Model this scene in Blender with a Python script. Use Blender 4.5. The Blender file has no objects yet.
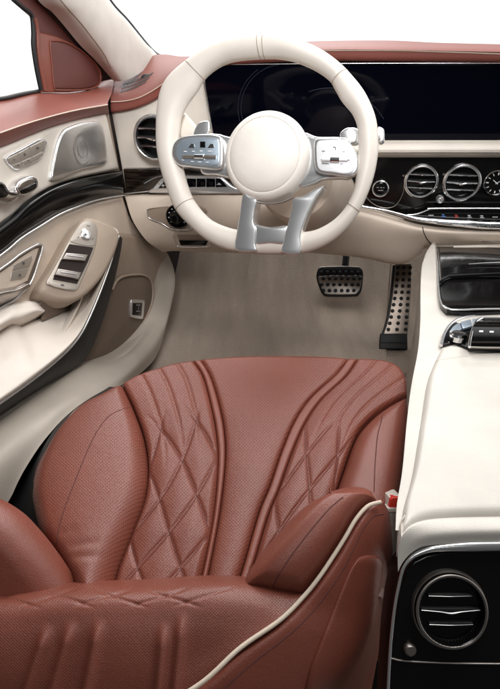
import bpy, bmesh, math, random
from mathutils import Vector, Matrix
from mathutils.bvhtree import BVHTree
from mathutils.geometry import tessellate_polygon
random.seed(7)
sc = bpy.context.scene
COL = sc.collection
R = math.radians
# ------------------------------------------------------------------ camera model
F = 520.0; PITCH = R(29); EYE = Vector((0, 0, 0.82)); PSI = R(12)
CF = Vector((math.sin(PSI), math.cos(PSI), 0))      # forward axis of the car
CR = Vector((math.cos(PSI), -math.sin(PSI), 0))     # its right-hand axis
UP = Vector((0, 0, 1))
FW = Vector((0, math.cos(PITCH), -math.sin(PITCH)))

def ray(x, y):
    a = (x-250)/F; b = (344.5-y)/F
    return Vector((a, math.cos(PITCH)+b*math.sin(PITCH), -math.sin(PITCH)+b*math.cos(PITCH)))
def onpl(x, y, n, d):
    r = ray(x, y); return EYE + r*((d-EYE.dot(n))/r.dot(n))
def S(s): return lambda x, y: onpl(x, y, CF, s)      # plane across the car
def T(t): return lambda x, y: onpl(x, y, CR, t)      # plane along the car
def Z(z): return lambda x, y: onpl(x, y, UP, z)      # level plane
def D(d): return lambda x, y: EYE + ray(x, y)*d
def PL(p0, n): return lambda x, y: onpl(x, y, n, p0.dot(n))

def cam_setup():
    cd = bpy.data.cameras.new('camera'); co = bpy.data.objects.new('camera', cd); COL.objects.link(co)
    co.location = EYE; co.rotation_euler = (R(90)-PITCH, 0, 0)
    cd.sensor_fit = 'VERTICAL'; cd.sensor_height = 36; cd.lens = F/689*36
    cd.clip_start = 0.02; cd.clip_end = 100
    sc.camera = co
cam_setup()

# ------------------------------------------------------------------ materials
def new_mat(name):
    m = bpy.data.materials.new(name); m.use_nodes = True
    return m, m.node_tree, m.node_tree.nodes['Principled BSDF']
def setp(b, **k):
    names = dict(rough='Roughness', metal='Metallic', spec='Specular IOR Level', coat='Coat Weight', coatr='Coat Roughness', sheen='Sheen Weight', trans='Transmission Weight', alpha='Alpha')
    for a, v in k.items(): b.inputs[names[a]].default_value = v
def plain(name, col, rough=.5, metal=0, noise=0, nscale=40, bump=0, bscale=300, **k):
    m, nt, b = new_mat(name)
    b.inputs['Base Color'].default_value = (*col, 1); setp(b, rough=rough, metal=metal, **k)
    tc = nt.nodes.new('ShaderNodeTexCoord')
    if noise:
        n = nt.nodes.new('ShaderNodeTexNoise'); n.inputs['Scale'].default_value = nscale; n.inputs['Detail'].default_value = 4
        nt.links.new(tc.outputs['Object'], n.inputs['Vector'])
        mr = nt.nodes.new('ShaderNodeMapRange'); mr.inputs[3].default_value = 1-noise; mr.inputs[4].default_value = 1+noise
        nt.links.new(n.outputs['Fac'], mr.inputs[0])
        mx = nt.nodes.new('ShaderNodeVectorMath'); mx.operation = 'SCALE'; mx.inputs[0].default_value = col
        nt.links.new(mr.outputs[0], mx.inputs['Scale']); nt.links.new(mx.outputs[0], b.inputs['Base Color'])
        r2 = nt.nodes.new('ShaderNodeMapRange'); r2.inputs[3].default_value = max(.02, rough-noise*.5); r2.inputs[4].default_value = rough+noise*.5
        nt.links.new(n.outputs['Fac'], r2.inputs[0]); nt.links.new(r2.outputs[0], b.inputs['Roughness'])
    if bump:
        v = nt.nodes.new('ShaderNodeTexNoise'); v.inputs['Scale'].default_value = bscale; v.inputs['Detail'].default_value = 3
        nt.links.new(tc.outputs['Object'], v.inputs['Vector'])
        bp = nt.nodes.new('ShaderNodeBump'); bp.inputs['Strength'].default_value = bump; bp.inputs['Distance'].default_value = .001
        nt.links.new(v.outputs['Fac'], bp.inputs['Height']); nt.links.new(bp.outputs[0], b.inputs['Normal'])
    return m
def leather(name, col, rough=.42, perf=0.0, grain=.35, wrinkle=.28, hole=.35):
    """grained hide with faint mottling, soft creases, optional perforation laid out in the panel's own UVs (metres)"""
    m, nt, b = new_mat(name); N = nt.nodes.new; L = nt.links.new
    setp(b, rough=rough, spec=.5)
    tc = N('ShaderNodeTexCoord')
    mot = N('ShaderNodeTexNoise'); mot.inputs['Scale'].default_value = 9; mot.inputs['Detail'].default_value = 5
    L(tc.outputs['Object'], mot.inputs['Vector'])
    mr = N('ShaderNodeMapRange'); mr.inputs[1].default_value = .3; mr.inputs[2].default_value = .7; mr.inputs[3].default_value = .9; mr.inputs[4].default_value = 1.08
    L(mot.outputs['Fac'], mr.inputs[0])
    sc_ = N('ShaderNodeVectorMath'); sc_.operation = 'SCALE'; sc_.inputs[0].default_value = col; L(mr.outputs[0], sc_.inputs['Scale'])
    last = sc_.outputs[0]
    vor = N('ShaderNodeTexVoronoi'); vor.inputs['Scale'].default_value = 900; L(tc.outputs['Object'], vor.inputs['Vector'])
    wr = N('ShaderNodeTexNoise'); wr.inputs['Scale'].default_value = 26; wr.inputs['Detail'].default_value = 3; wr.inputs['Distortion'].default_value = 1.2
    L(tc.outputs['Object'], wr.inputs['Vector'])
    b1 = N('ShaderNodeBump'); b1.inputs['Strength'].default_value = wrinkle*.5; b1.inputs['Distance'].default_value = .004; L(wr.outputs['Fac'], b1.inputs['Height'])
    b2 = N('ShaderNodeBump'); b2.inputs['Strength'].default_value = grain; b2.inputs['Distance'].default_value = .0006; L(vor.outputs['Distance'], b2.inputs['Height']); L(b1.outputs[0], b2.inputs['Normal'])
    nrm = b2.outputs[0]
    if perf:
        uv = N('ShaderNodeUVMap'); uv.uv_map = 'UVMap'
        rot = N('ShaderNodeMapping'); rot.inputs['Rotation'].default_value = (0, 0, R(45)); rot.inputs['Scale'].default_value = (1/perf, 1/perf, 1); L(uv.outputs[0], rot.inputs[0])
        fr = N('ShaderNodeVectorMath'); fr.operation = 'FRACTION'; L(rot.outputs[0], fr.inputs[0])
        sb = N('ShaderNodeVectorMath'); sb.operation = 'SUBTRACT'; sb.inputs[1].default_value = (.5, .5, 0); L(fr.outputs[0], sb.inputs[0])
        ln = N('ShaderNodeVectorMath'); ln.operation = 'LENGTH'; L(sb.outputs[0], ln.inputs[0])
        h = N('ShaderNodeMapRange'); h.inputs[1].default_value = .16; h.inputs[2].default_value = .3; h.inputs[3].default_value = hole; h.inputs[4].default_value = 1; L(ln.outputs['Value'], h.inputs[0])
        s2 = N('ShaderNodeVectorMath'); s2.operation = 'SCALE'; L(last, s2.inputs[0]); L(h.outputs[0], s2.inputs['Scale']); last = s2.outputs[0]
        b3 = N('ShaderNodeBump'); b3.inputs['Strength'].default_value = .5; b3.inputs['Distance'].default_value = .001; L(h.outputs[0], b3.inputs['Height']); L(nrm, b3.inputs['Normal']); nrm = b3.outputs[0]
    L(last, b.inputs['Base Color']); L(nrm, b.inputs['Normal'])
    return m
RED = (.222, .062, .040)
M = {}
M['red'] = leather('red_leather', RED, rough=.37)
M['redp'] = leather('perforated_red_leather', RED, rough=.37, perf=.0043, hole=.58)
M['reddash'] = leather('matte_red_leather', (.20, .052, .037), rough=.62, wrinkle=.1)
M['redd'] = leather('dark_red_leather', (.12, .034, .028), rough=.5, wrinkle=.15)
M['redtop'] = leather('red_stitched_cover', (.25, .068, .048), rough=.45, wrinkle=.12)
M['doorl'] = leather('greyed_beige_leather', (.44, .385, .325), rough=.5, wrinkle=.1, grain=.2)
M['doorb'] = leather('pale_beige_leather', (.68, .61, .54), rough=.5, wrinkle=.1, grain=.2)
M['cream'] = leather('cream_leather', (.72, .655, .58), rough=.5, wrinkle=.12, grain=.2)
M['white'] = leather('ivory_leather', (.68, .635, .575), rough=.5, wrinkle=.15, grain=.2)
M['wheel'] = leather('ivory_wheel_leather', (.70, .64, .575), rough=.42, wrinkle=.05, grain=.25)
M['hub'] = leather('ivory_hub_cover', (.8, .75, .69), rough=.5, wrinkle=.05, grain=.4)
M['beige'] = leather('beige_leather', (.63, .53, .44), rough=.5, wrinkle=.12, grain=.2)
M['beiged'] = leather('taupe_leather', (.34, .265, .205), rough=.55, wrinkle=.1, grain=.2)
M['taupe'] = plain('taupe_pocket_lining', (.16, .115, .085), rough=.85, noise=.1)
M['pillar'] = plain('woven_pillar_trim', (.62, .58, .53), rough=.9, noise=.12, nscale=25, bump=.4, bscale=900)
M['black'] = plain('black_rubber', (.012, .012, .013), rough=.6, noise=.2)
M['gap'] = plain('dark_seam', (.02, .012, .01), rough=.9)
M['seamred'] = plain('dark_red_stitching', (.11, .03, .025), rough=.8)
M['gloss'] = plain('gloss_black_lacquer', (.005, .0045, .0045), rough=.13, noise=.04, nscale=6, spec=.35)
M['chrome'] = plain('polished_chrome', (.80, .80, .81), rough=.14, metal=1, noise=.02, nscale=20)
M['satin'] = plain('satin_aluminium', (.84, .845, .85), rough=.24, metal=.88, noise=.02, nscale=30)
M['gun'] = plain('dark_chrome', (.2, .2, .2), rough=.25, metal=1)
M['bronze'] = plain('pedal_steel', (.34, .285, .24), rough=.45, metal=.9, noise=.12, nscale=60)
M['satind'] = plain('brushed_steel', (.42, .38, .35), rough=.4, metal=1, noise=.15, nscale=80)
M['padsilver'] = plain('satin_button_plate', (.52, .61, .70), rough=.3, metal=.75, noise=.08, nscale=50)
M['padwhite'] = plain('bright_button_plate', (.9, .91, .92), rough=.4, metal=.3, noise=.05, nscale=50)
M['button'] = plain('beige_metal_button', (.46, .41, .36), rough=.4, metal=.6, noise=.06)
M['piping'] = plain('cream_piping', (.66, .55, .44), rough=.6, noise=.08, nscale=200)
M['icon'] = plain('printed_symbol', (.6, .6, .62), rough=.5)
M['iconw'] = plain('white_symbol', (.85, .85, .85), rough=.5)
M['icond'] = plain('dark_symbol', (.06, .06, .07), rough=.5)
M['iconr'] = plain('red_symbol', (.5, .06, .05), rough=.5)
M['iconb'] = plain('blue_symbol', (.08, .2, .5), rough=.5)
M['buckler'] = plain('red_release_button', (.75, .035, .02), rough=.35, noise=.05)
M['grille'] = plain('speaker_mesh_steel', (.62, .62, .61), rough=.33, metal=1, noise=.1, nscale=8)

def speaker_mat():
    m, nt, b = new_mat('perforated_speaker_steel'); N = nt.nodes.new; L = nt.links.new
    setp(b, rough=.3, metal=1)
    uv = N('ShaderNodeUVMap'); uv.uv_map = 'UVMap'
    mp = N('ShaderNodeMapping'); mp.inputs['Scale'].default_value = (1/.0032, 1/.0032, 1); mp.inputs['Rotation'].default_value = (0, 0, R(30)); L(uv.outputs[0], mp.inputs[0])
    fr = N('ShaderNodeVectorMath'); fr.operation = 'FRACTION'; L(mp.outputs[0], fr.inputs[0])
    sb = N('ShaderNodeVectorMath'); sb.operation = 'SUBTRACT'; sb.inputs[1].default_value = (.5, .5, 0); L(fr.outputs[0], sb.inputs[0])
    ln = N('ShaderNodeVectorMath'); ln.operation = 'LENGTH'; L(sb.outputs[0], ln.inputs[0])
    cr = N('ShaderNodeMapRange'); cr.inputs[1].default_value = .2; cr.inputs[2].default_value = .3; cr.inputs[3].default_value = .5; cr.inputs[4].default_value = .88; L(ln.outputs['Value'], cr.inputs[0])
    L(cr.outputs[0], b.inputs['Base Color'])
    return m
M['speaker'] = speaker_mat()
def wood_mat():
    m, nt, b = new_mat('dark_lacquered_wood'); N = nt.nodes.new; L = nt.links.new
    setp(b, rough=.1, coat=.8, coatr=.03)
    tc = N('ShaderNodeTexCoord'); mp = N('ShaderNodeMapping'); mp.inputs['Scale'].default_value = (6, 30, 60); L(tc.outputs['Object'], mp.inputs[0])
    n = N('ShaderNodeTexNoise'); n.inputs['Scale'].default_value = 3; n.inputs['Detail'].default_value = 6; n.inputs['Distortion'].default_value = .8; L(mp.outputs[0], n.inputs['Vector'])
    cr = N('ShaderNodeValToRGB'); cr.color_ramp.elements[0].color = (.005, .0035, .003, 1); cr.color_ramp.elements[1].color = (.045, .03, .022, 1); cr.color_ramp.elements[0].position = .42; cr.color_ramp.elements[1].position = .75
    L(n.outputs['Fac'], cr.inputs[0]); L(cr.outputs[0], b.inputs['Base Color'])
    return m
M['wood'] = wood_mat()
def carpet_mat():
    m, nt, b = new_mat('taupe_carpet_pile'); N = nt.nodes.new; L = nt.links.new
    setp(b, rough=1, spec=.1, sheen=.2)
    tc = N('ShaderNodeTexCoord')
    n = N('ShaderNodeTexNoise'); n.inputs['Scale'].default_value = 420; n.inputs['Detail'].default_value = 2; L(tc.outputs['Object'], n.inputs['Vector'])
    n2 = N('ShaderNodeTexNoise'); n2.inputs['Scale'].default_value = 5; n2.inputs['Detail'].default_value = 7; cm = N('ShaderNodeMapping'); cm.inputs['Scale'].default_value = (4.5, .9, 1.2); L(tc.outputs['Object'], cm.inputs[0]); L(cm.outputs[0], n2.inputs['Vector'])
    ad = N('ShaderNodeMath'); ad.operation = 'ADD'; L(n.outputs['Fac'], ad.inputs[0]); L(n2.outputs['Fac'], ad.inputs[1])
    mr = N('ShaderNodeMapRange'); mr.inputs[1].default_value = .7; mr.inputs[2].default_value = 1.3; mr.inputs[3].default_value = .78; mr.inputs[4].default_value = 1.18; L(ad.outputs[0], mr.inputs[0])
    v = N('ShaderNodeVectorMath'); v.operation = 'SCALE'; v.inputs[0].default_value = (.37, .295, .235); L(mr.outputs[0], v.inputs['Scale']); L(v.outputs[0], b.inputs['Base Color'])
    bp = N('ShaderNodeBump'); bp.inputs['Strength'].default_value = .8; bp.inputs['Distance'].default_value = .003; L(n.outputs['Fac'], bp.inputs['Height']); L(bp.outputs[0], b.inputs['Normal'])
    return m
M['carpet'] = carpet_mat()
def display_mat():
    m, nt, b = new_mat('dark_display_glass'); N = nt.nodes.new; L = nt.links.new
    setp(b, rough=.07, spec=.10)
    b.inputs['Base Color'].default_value = (.0010, .0012, .004, 1)
    return m
M['display'] = display_mat()
def glass_mat():
    m = bpy.data.materials.new('clear_window_glass'); m.use_nodes = True; nt = m.node_tree; nt.nodes.clear()
    o = nt.nodes.new('ShaderNodeOutputMaterial'); t = nt.nodes.new('ShaderNodeBsdfTransparent'); g = nt.nodes.new('ShaderNodeBsdfGlossy')
    g.inputs['Roughness'].default_value = .02; t.inputs[0].default_value = (.97, .985, .98, 1)
    mx = nt.nodes.new('ShaderNodeMixShader'); mx.inputs[0].default_value = .04
    nt.links.new(t.outputs[0], mx.inputs[1]); nt.links.new(g.outputs[0], mx.inputs[2]); nt.links.new(mx.outputs[0], o.inputs[0])
    return m
M['glass'] = glass_mat()

# ------------------------------------------------------------------ object helpers
ORI = {}
def thing(name, label, cat, loc, group=None):
    o = bpy.data.objects.new(name, None); COL.objects.link(o); o.location = loc; o.empty_display_size = .1
    o['label'] = label; o['category'] = cat; o['kind'] = 'thing'
    if group: o['group'] = group
    ORI[o.name] = Vector(loc); return o
def mk(name, V, Fc, mat, parent=None, uvs=None, ang=40, sub=0, label=None):
    org = ORI.get(parent.name, Vector()) if parent else Vector()
    me = bpy.data.meshes.new(name); me.from_pydata([tuple(Vector(v)-org) for v in V], [], Fc)
    me.validate(); bm = bmesh.new(); bm.from_mesh(me); bmesh.ops.recalc_face_normals(bm, faces=bm.faces); bm.to_mesh(me); bm.free()
    for p in me.polygons: p.use_smooth = True
    me.set_sharp_from_angle(angle=R(ang))
    if uvs is not None:
        ul = me.uv_layers.new(name='UVMap')
        for l in me.loops: ul.data[l.index].uv = uvs[l.vertex_index]
    me.materials.append(M[mat] if isinstance(mat, str) else mat)
    o = bpy.data.objects.new(name, me); COL.objects.link(o)
    if parent: o.parent = parent
    ORI[o.name] = org
    if sub:
        s = o.modifiers.new('s', 'SUBSURF'); s.levels = sub; s.render_levels = sub
    if label: o['label'] = label
    return o
def join_geo(*gs):
    V, Fc = [], []
    for v, f in gs:
        k = len(V); V += list(v); Fc += [tuple(i+k for i in q) for q in f]
    return V, Fc
def cat(pts, n, closed=False):
    """Catmull-Rom through pts (tuples or Vectors), n samples by chord length"""
    P = [Vector(p) for p in pts]; m = len(P)
    if m == 1: return [P[0].copy() for _ in range(n)]
    segs = m if closed else m-1
    def g(i): return P[i % m] if closed else (P[i] if 0 <= i < m else (P[0]*2-P[1] if i < 0 else P[-1]*2-P[-2]))
    fine = []; K = 12
    for i in range(segs):
        a, b, c, d = g(i-1), g(i), g(i+1), g(i+2)
        for k in range(K):
            t = k/K; fine.append(.5*((2*b)+(c-a)*t+(2*a-5*b+4*c-d)*t*t+(3*b-a-3*c+d)*t**3))
    fine.append(P[0].copy() if closed else P[-1].copy())
    L = [0]
    for i in range(1, len(fine)): L.append(L[-1]+(fine[i]-fine[i-1]).length)
    out = []; j = 0; cnt = n if closed else n-1
    for k in range(n):
        d = L[-1]*k/cnt
        while j < len(L)-2 and L[j+1] < d: j += 1
        w = (d-L[j])/max(1e-9, L[j+1]-L[j]); out.append(fine[j].lerp(fine[j+1], min(1, max(0, w))))
    return out
def px(pts, f): return [f(p[0], p[1]) for p in pts]
def grid_faces(n, m, off=0, flip=False):
    q = []
    for i in range(n-1):
        for j in range(m-1):
            a = off+i*m+j; c = (a, a+1, a+m+1, a+m); q.append(c[::-1] if flip else c)
    return q
def grid_normals(G):
    n, m = len(G), len(G[0]); NN = []
    for i in range(n):
        row = []
        for j in range(m):
            a = G[min(i+1, n-1)][j]-G[max(i-1, 0)][j]; b = G[i][min(j+1, m-1)]-G[i][max(j-1, 0)]
            v = a.cross(b)
            if v.length < 1e-12: v = EYE-G[i][j]
            v.normalize()
            if v.dot(EYE-G[i][j]) < 0: v = -v
            row.append(v)
        NN.append(row)
    return NN
def solid_grid(G, th, back=None):
    """closed shell from a grid of points; th thickness away from the viewer side"""
    n, m = len(G), len(G[0]); NN = grid_normals(G)
    V = [p for r in G for p in r]
    if back is None:
        a = Vector()
        for r in NN:
            for q in r: a += q
        back = -a.normalized()*th
    B = [p+back for p in V]
    k = len(V); V = V+B; Fc = grid_faces(n, m)+grid_faces(n, m, k, True)
    per = [(0, j) for j in range(m)]+[(i, m-1) for i in range(1, n)]+[(n-1, j) for j in range(m-2, -1, -1)]+[(i, 0) for i in range(n-2, 0, -1)]
    for a in range(len(per)):
        i0, j0 = per[a]; i1, j1 = per[(a+1) % len(per)]
        p, q = i0*m+j0, i1*m+j1; Fc.append((p, q, q+k, p+k))
    return V, Fc
def loft(name, rows, mat, parent, n=40, m=24, th=.02, back=None, disp=None, smooth=True, uvs=True, ang=50, label=None):
    """rows: list of 3D polylines. Columns n samples along each, m across."""
    RR = [cat(r, n) for r in rows]
    G = [[None]*n for _ in range(m)]
    for j in range(n):
        c = [r[j] for r in RR]
        if smooth: 
            # parameter uniform between rows so that features keep their place
            K = len(c)
            for i in range(m):
                u = i/(m-1)*(K-1); s = min(K-2, int(u)); t = u-s
                a = c[s-1] if s > 0 else c[0]*2-c[1]; d = c[s+2] if s+2 < K else c[-1]*2-c[-2]; b, e = c[s], c[s+1]
                G[i][j] = .5*((2*b)+(e-a)*t+(2*a-5*b+4*e-d)*t*t+(3*b-a-3*e+d)*t**3)
        else:
            K = len(c)
            for i in range(m):
                u = i/(m-1)*(K-1); s = min(K-2, int(u)); G[i][j] = c[s].lerp(c[s+1], u-s)
    if disp:
        NN = grid_normals(G)
        G = [[G[i][j]+NN[i][j]*disp(j/(n-1), i/(m-1), G[i][j]) for j in range(n)] for i in range(m)]
    if back is None and parent and parent.name == 'car_door': back = -CR*th
    V, Fc = solid_grid(G, th, back)
    uv = None
    if uvs:
        uv = []
        for i in range(m):
            for j in range(n): uv.append((j/(n-1)*sum((RR[0][a+1]-RR[0][a]).length for a in range(n-1)), i/(m-1)*(RR[0][n//2]-RR[-1][n//2]).length))
        uv = uv+uv
    return mk(name, V, Fc, mat, parent, uv, ang, label=label)
def coons(Lc, Rc, Tc, Bc, n, m):
    """2D pixel grid [m rows][n cols] from four boundary curves (L, R run top to bottom; T, B left to right)"""
    l, r, t, b = cat([(*p, 0) for p in Lc], m), cat([(*p, 0) for p in Rc], m), cat([(*p, 0) for p in Tc], n), cat([(*p, 0) for p in Bc], n)
    G = []
    for i in range(m):
        v = i/(m-1); row = []
        for j in range(n):
            u = j/(n-1)
            p = l[i]*(1-u)+r[i]*u+t[j]*(1-v)+b[j]*v-(t[0]*(1-u)*(1-v)+t[-1]*u*(1-v)+b[0]*(1-u)*v+b[-1]*u*v)
            row.append((p.x, p.y))
        G.append(row)
    return G
def pad(name, Lc, Rc, proj, mat, parent, Tc=None, Bc=None, n=40, m=60, r=.012, crown=0, th=.04, disp=None, edges=(1, 1, 1, 1), back=None, label=None, ang=60):
    """upholstered pad: rounded edges (left,right,top,bottom), crown height, thickness"""
    Tc = Tc or [Lc[0], Rc[0]]; Bc = Bc or [Lc[-1], Rc[-1]]
    P = coons(Lc, Rc, Tc, Bc, n, m)
    G = [[proj(*p) for p in row] for row in P]; NN = grid_normals(G)
    mean = Vector()
    for q in NN[m//4:m*3//4]:
        for v_ in q[n//4:n*3//4]: mean += v_
    mean.normalize()
    NN = [[(v_+mean*.6).normalized() if v_.dot(mean) > .5 else mean for v_ in q] for q in NN]
    W = [[0]*n for _ in range(m)]
    out = []
    for i in range(m):
        row = []
        for j in range(n):
            p = G[i][j]; e = 1e9
            if edges[0]: e = min(e, (p-G[i][0]).length)
            if edges[1]: e = min(e, (p-G[i][-1]).length)
            if edges[2]: e = min(e, (p-G[0][j]).length)
            if edges[3]: e = min(e, (p-G[-1][j]).length)
            t = min(1, e/r); h = r*(math.sqrt(max(0, 1-(1-t)**2))-1)
            u, v = j/(n-1), i/(m-1)
            cu = (4*u*(1-u)) if edges[0] and edges[1] else (math.sin(u*math.pi/2) if edges[0] else (math.cos(u*math.pi/2) if edges[1] else 1))
            cv = (4*v*(1-v)) if edges[2] and edges[3] else (math.sin(v*math.pi/2) if edges[2] else 1)
            h += crown*math.sqrt(max(0, cu))*math.sqrt(max(0, cv))
            if disp: h += disp(u, v, P[i][j][0], P[i][j][1])*t
            row.append(p+NN[i][j]*h)
        out.append(row)
    V, Fc = solid_grid(out, th, back)
    k = .95/F; uv = [(P[i][j][0]*k, P[i][j][1]*k) for i in range(m) for j in range(n)]
    o = mk(name, V, Fc, mat, parent, uv+uv, ang, label=label)
    return o
def smooth_out(pts, n=0, sharp=False):
    if sharp: return [Vector((*p, 0)) for p in pts]
    return cat([(*p, 0) for p in pts], n or max(24, len(pts)*6), True)
def prism_geo(pts3, nrm, th, bev, dome=0):
    """pts3 planar closed outline; nrm points to the viewer; bevelled front edge"""
    n = len(pts3); c = sum(pts3, Vector())/n
    nrm = nrm.normalized()
    area = sum(((pts3[i]-c).cross(pts3[(i+1) % n]-c)).dot(nrm) for i in range(n))
    P = pts3 if area > 0 else pts3[::-1]
    ins = []
    for i in range(n):
        a = (P[i]-P[i-1]); b = (P[(i+1) % n]-P[i])
        a = a.normalized() if a.length > 1e-9 else b.normalized(); b = b.normalized() if b.length > 1e-9 else a
        na, nb = nrm.cross(a), nrm.cross(b); v = na+nb
        if v.length < 1e-6: v = na
        v.normalize(); ins.append(v/max(.45, v.dot(na)))
    rings = []
    if bev > 0:
        for k in range(4):
            a = k/3*math.pi/2
            rings.append([P[i]+ins[i]*bev*(1-math.sin(a))-nrm*bev*(1-math.cos(a)) for i in range(n)])
    else: rings.append(list(P))
    rings.append([P[i]-nrm*max(th, bev*1.01) for i in range(n)])
    V = [p for r_ in rings for p in r_]; Fc = []
    for k in range(len(rings)-1):
        for i in range(n):
            j = (i+1) % n; Fc.append((k*n+i, (k+1)*n+i, (k+1)*n+j, k*n+j))
    def cap(idx):
        for t in tessellate_polygon([[V[i] for i in idx]]): Fc.append(tuple(idx[i] for i in t))
    cap(list(range(n))); cap(list(range((len(rings)-1)*n, len(rings)*n)))
    return V, Fc
def plate(name, pts, f, mat, parent, th=.01, bev=.002, sharp=False, n=0, lift=0, label=None, nrm=None, ang=35):
    q = smooth_out(pts, n, sharp); P = [f(v.x, v.y) for v in q]
    if nrm is None:
        c = sum(P, Vector())/len(P); nrm = Vector()
        for i in range(len(P)): nrm += (P[i]-c).cross(P[(i+1) % len(P)]-c)
        nrm.normalize()
        if nrm.dot(EYE-c) < 0: nrm = -nrm
    P = [p+nrm*lift for p in P]
    V, Fc = prism_geo(P, nrm, th, bev)
    k = .9/F
    return mk(name, V, Fc, mat, parent, [(v.x*1.0 if False else v.dot(CR), v.z) if abs(nrm.dot(CR)) < .7 else (v.dot(CF), v.z) for v in V], ang, label=label)
def tube_geo(pts, r, n=0, seg=10, flat=1, updir=None, cap=True, closed=False):
    P = cat(pts, n or max(8, len(pts)*5), closed) if n != -1 else [Vector(p) for p in pts]
    m = len(P); V, Fc = [], []; up = updir
    for i in range(m):
        t = (P[(i+1) % m]-P[i-1]) if closed else (P[min(i+1, m-1)]-P[max(i-1, 0)])
        t.normalize(); ref = (EYE-P[i]).normalized() if up is None else up
        a = t.cross(ref); a.normalize(); b = a.cross(t)
        rr = r(i/(m-1)) if callable(r) else r
        for k in range(seg):
            an = 2*math.pi*k/seg; V.append(P[i]+a*math.cos(an)*rr+b*math.sin(an)*rr*flat)
    for i in range(m if closed else m-1):
        for k in range(seg):
            a, b = i*seg+k, i*seg+(k+1) % seg; c, d = ((i+1) % m)*seg+(k+1) % seg, ((i+1) % m)*seg+k
            Fc.append((a, b, c, d))
    if cap and not closed: Fc.append(tuple(range(seg))[::-1]); Fc.append(tuple(range((m-1)*seg, m*seg)))
    return V, Fc
def tube(name, pts, f, r, mat, parent, n=0, seg=10, flat=1, lift=0, closed=False, label=None):
    P = px(pts, f) if f else pts
    if lift: P = [p+(EYE-p).normalized()*lift for p in P]
    V, Fc = tube_geo(P, r, n, seg, flat, closed=closed)
    return mk(name, V, Fc, mat, parent, ang=60, label=label)
def basis(n, up=UP):
    n = n.normalized(); x = up.cross(n)
    if x.length < 1e-4: x = Vector((1, 0, 0))
    x.normalize(); y = n.cross(x); return x, y, n
def lathe_geo(c, n, prof, seg=48, up=UP):
    x, y, n = basis(n, up); V, Fc = [], []
    for r, h in prof:
        for k in range(seg):
            a = 2*math.pi*k/seg; V.append(c+x*math.cos(a)*r+y*math.sin(a)*r+n*h)
    for i in range(len(prof)-1):
        for k in range(seg): Fc.append((i*seg+k, i*seg+(k+1) % seg, (i+1)*seg+(k+1) % seg, (i+1)*seg+k))
    if prof[0][0] > 1e-6: Fc.append(tuple(range(seg))[::-1]) if False else None
    return V, [f for f in Fc if f]
def lathe(name, c, n, prof, mat, parent, seg=48, closed=False, ang=40, label=None):
    if closed: prof = prof+[prof[0]]
    V, Fc = lathe_geo(c, n, prof, seg)
    # merge the pole / closing ring
    o = mk(name, V, Fc, mat, parent, ang=ang, label=label)
    bm = bmesh.new(); bm.from_mesh(o.data); bmesh.ops.remove_doubles(bm, verts=bm.verts, dist=1e-6)
    bmesh.ops.recalc_face_normals(bm, faces=bm.faces); bm.to_mesh(o.data); bm.free(); return o
def torus(name, c, n, R0, r0, mat, parent, squash=1, seg=56, label=None):
    pr = [(R0+r0*math.cos(2*math.pi*k/12), r0*squash*math.sin(2*math.pi*k/12)) for k in range(12)]
    return lathe(name, c, n, pr, mat, parent, seg, True, 80, label)
def box_geo(c, ax, ay, az, hx, hy, hz, bev=.0):
    pts = [c+ax*sx*hx+ay*sy*hy+az*hz for sx, sy in ((-1, -1), (1, -1), (1, 1), (-1, 1))]
    return prism_geo(pts, az, 2*hz, bev)
class Drape:
    """drops pixel points along the sight line on to finished meshes, so that lines lie on the real surface"""
    def __init__(s, objs):
        V, Fc = [], []
        for o in objs:
            org = ORI[o.name]; k = len(V)
            V += [v.co+org for v in o.data.vertices]; Fc += [tuple(i+k for i in p.vertices) for p in o.data.polygons]
        s.t = BVHTree.FromPolygons(V, Fc)
    def __call__(s, x, y, lift=0, alt=None):
        r = ray(x, y).normalized(); h = s.t.ray_cast(EYE, r)
        if h[0] is None: return alt(x, y) if alt else None
        nn = h[1] if h[1].dot(r) < 0 else -h[1]
        return h[0]+nn*lift
    def line(s, pts, n=40, lift=0):
        q = cat([(*p, 0) for p in pts], n); out = []
        for v in q:
            p = s(v.x, v.y, lift)
            if p is not None: out.append(p)
        return out
def seam(name, dr, pts, r, mat, parent, n=50, lift=0, flat=1, label=None):
    P = dr.line(pts, n, lift)
    # drop outliers where the sight line misses
    Q = [P[0]]
    for p in P[1:]:
        if (p-Q[-1]).length < .08: Q.append(p)
    V, Fc = tube_geo(Q, r, -1, 8, flat); return mk(name, V, Fc, mat, parent, ang=80, label=label)
def stroke_geo(f, a, b, w, nrm, lift=.0006):
    p, q = f(*a)+nrm*lift, f(*b)+nrm*lift; d = (q-p).normalized(); s = d.cross(nrm).normalized()*w
    return [p-s, p+s, q+s, q-s], [(0, 1, 2, 3)]
def strokes(name, f, segs, w, nrm, mat, parent, lift=.0008):
    return mk(name, *join_geo(*[stroke_geo(f, a, b, w, nrm, lift) for a, b in segs]), mat, parent)
def cluster(pts): return pts

exec_parts = []
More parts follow.
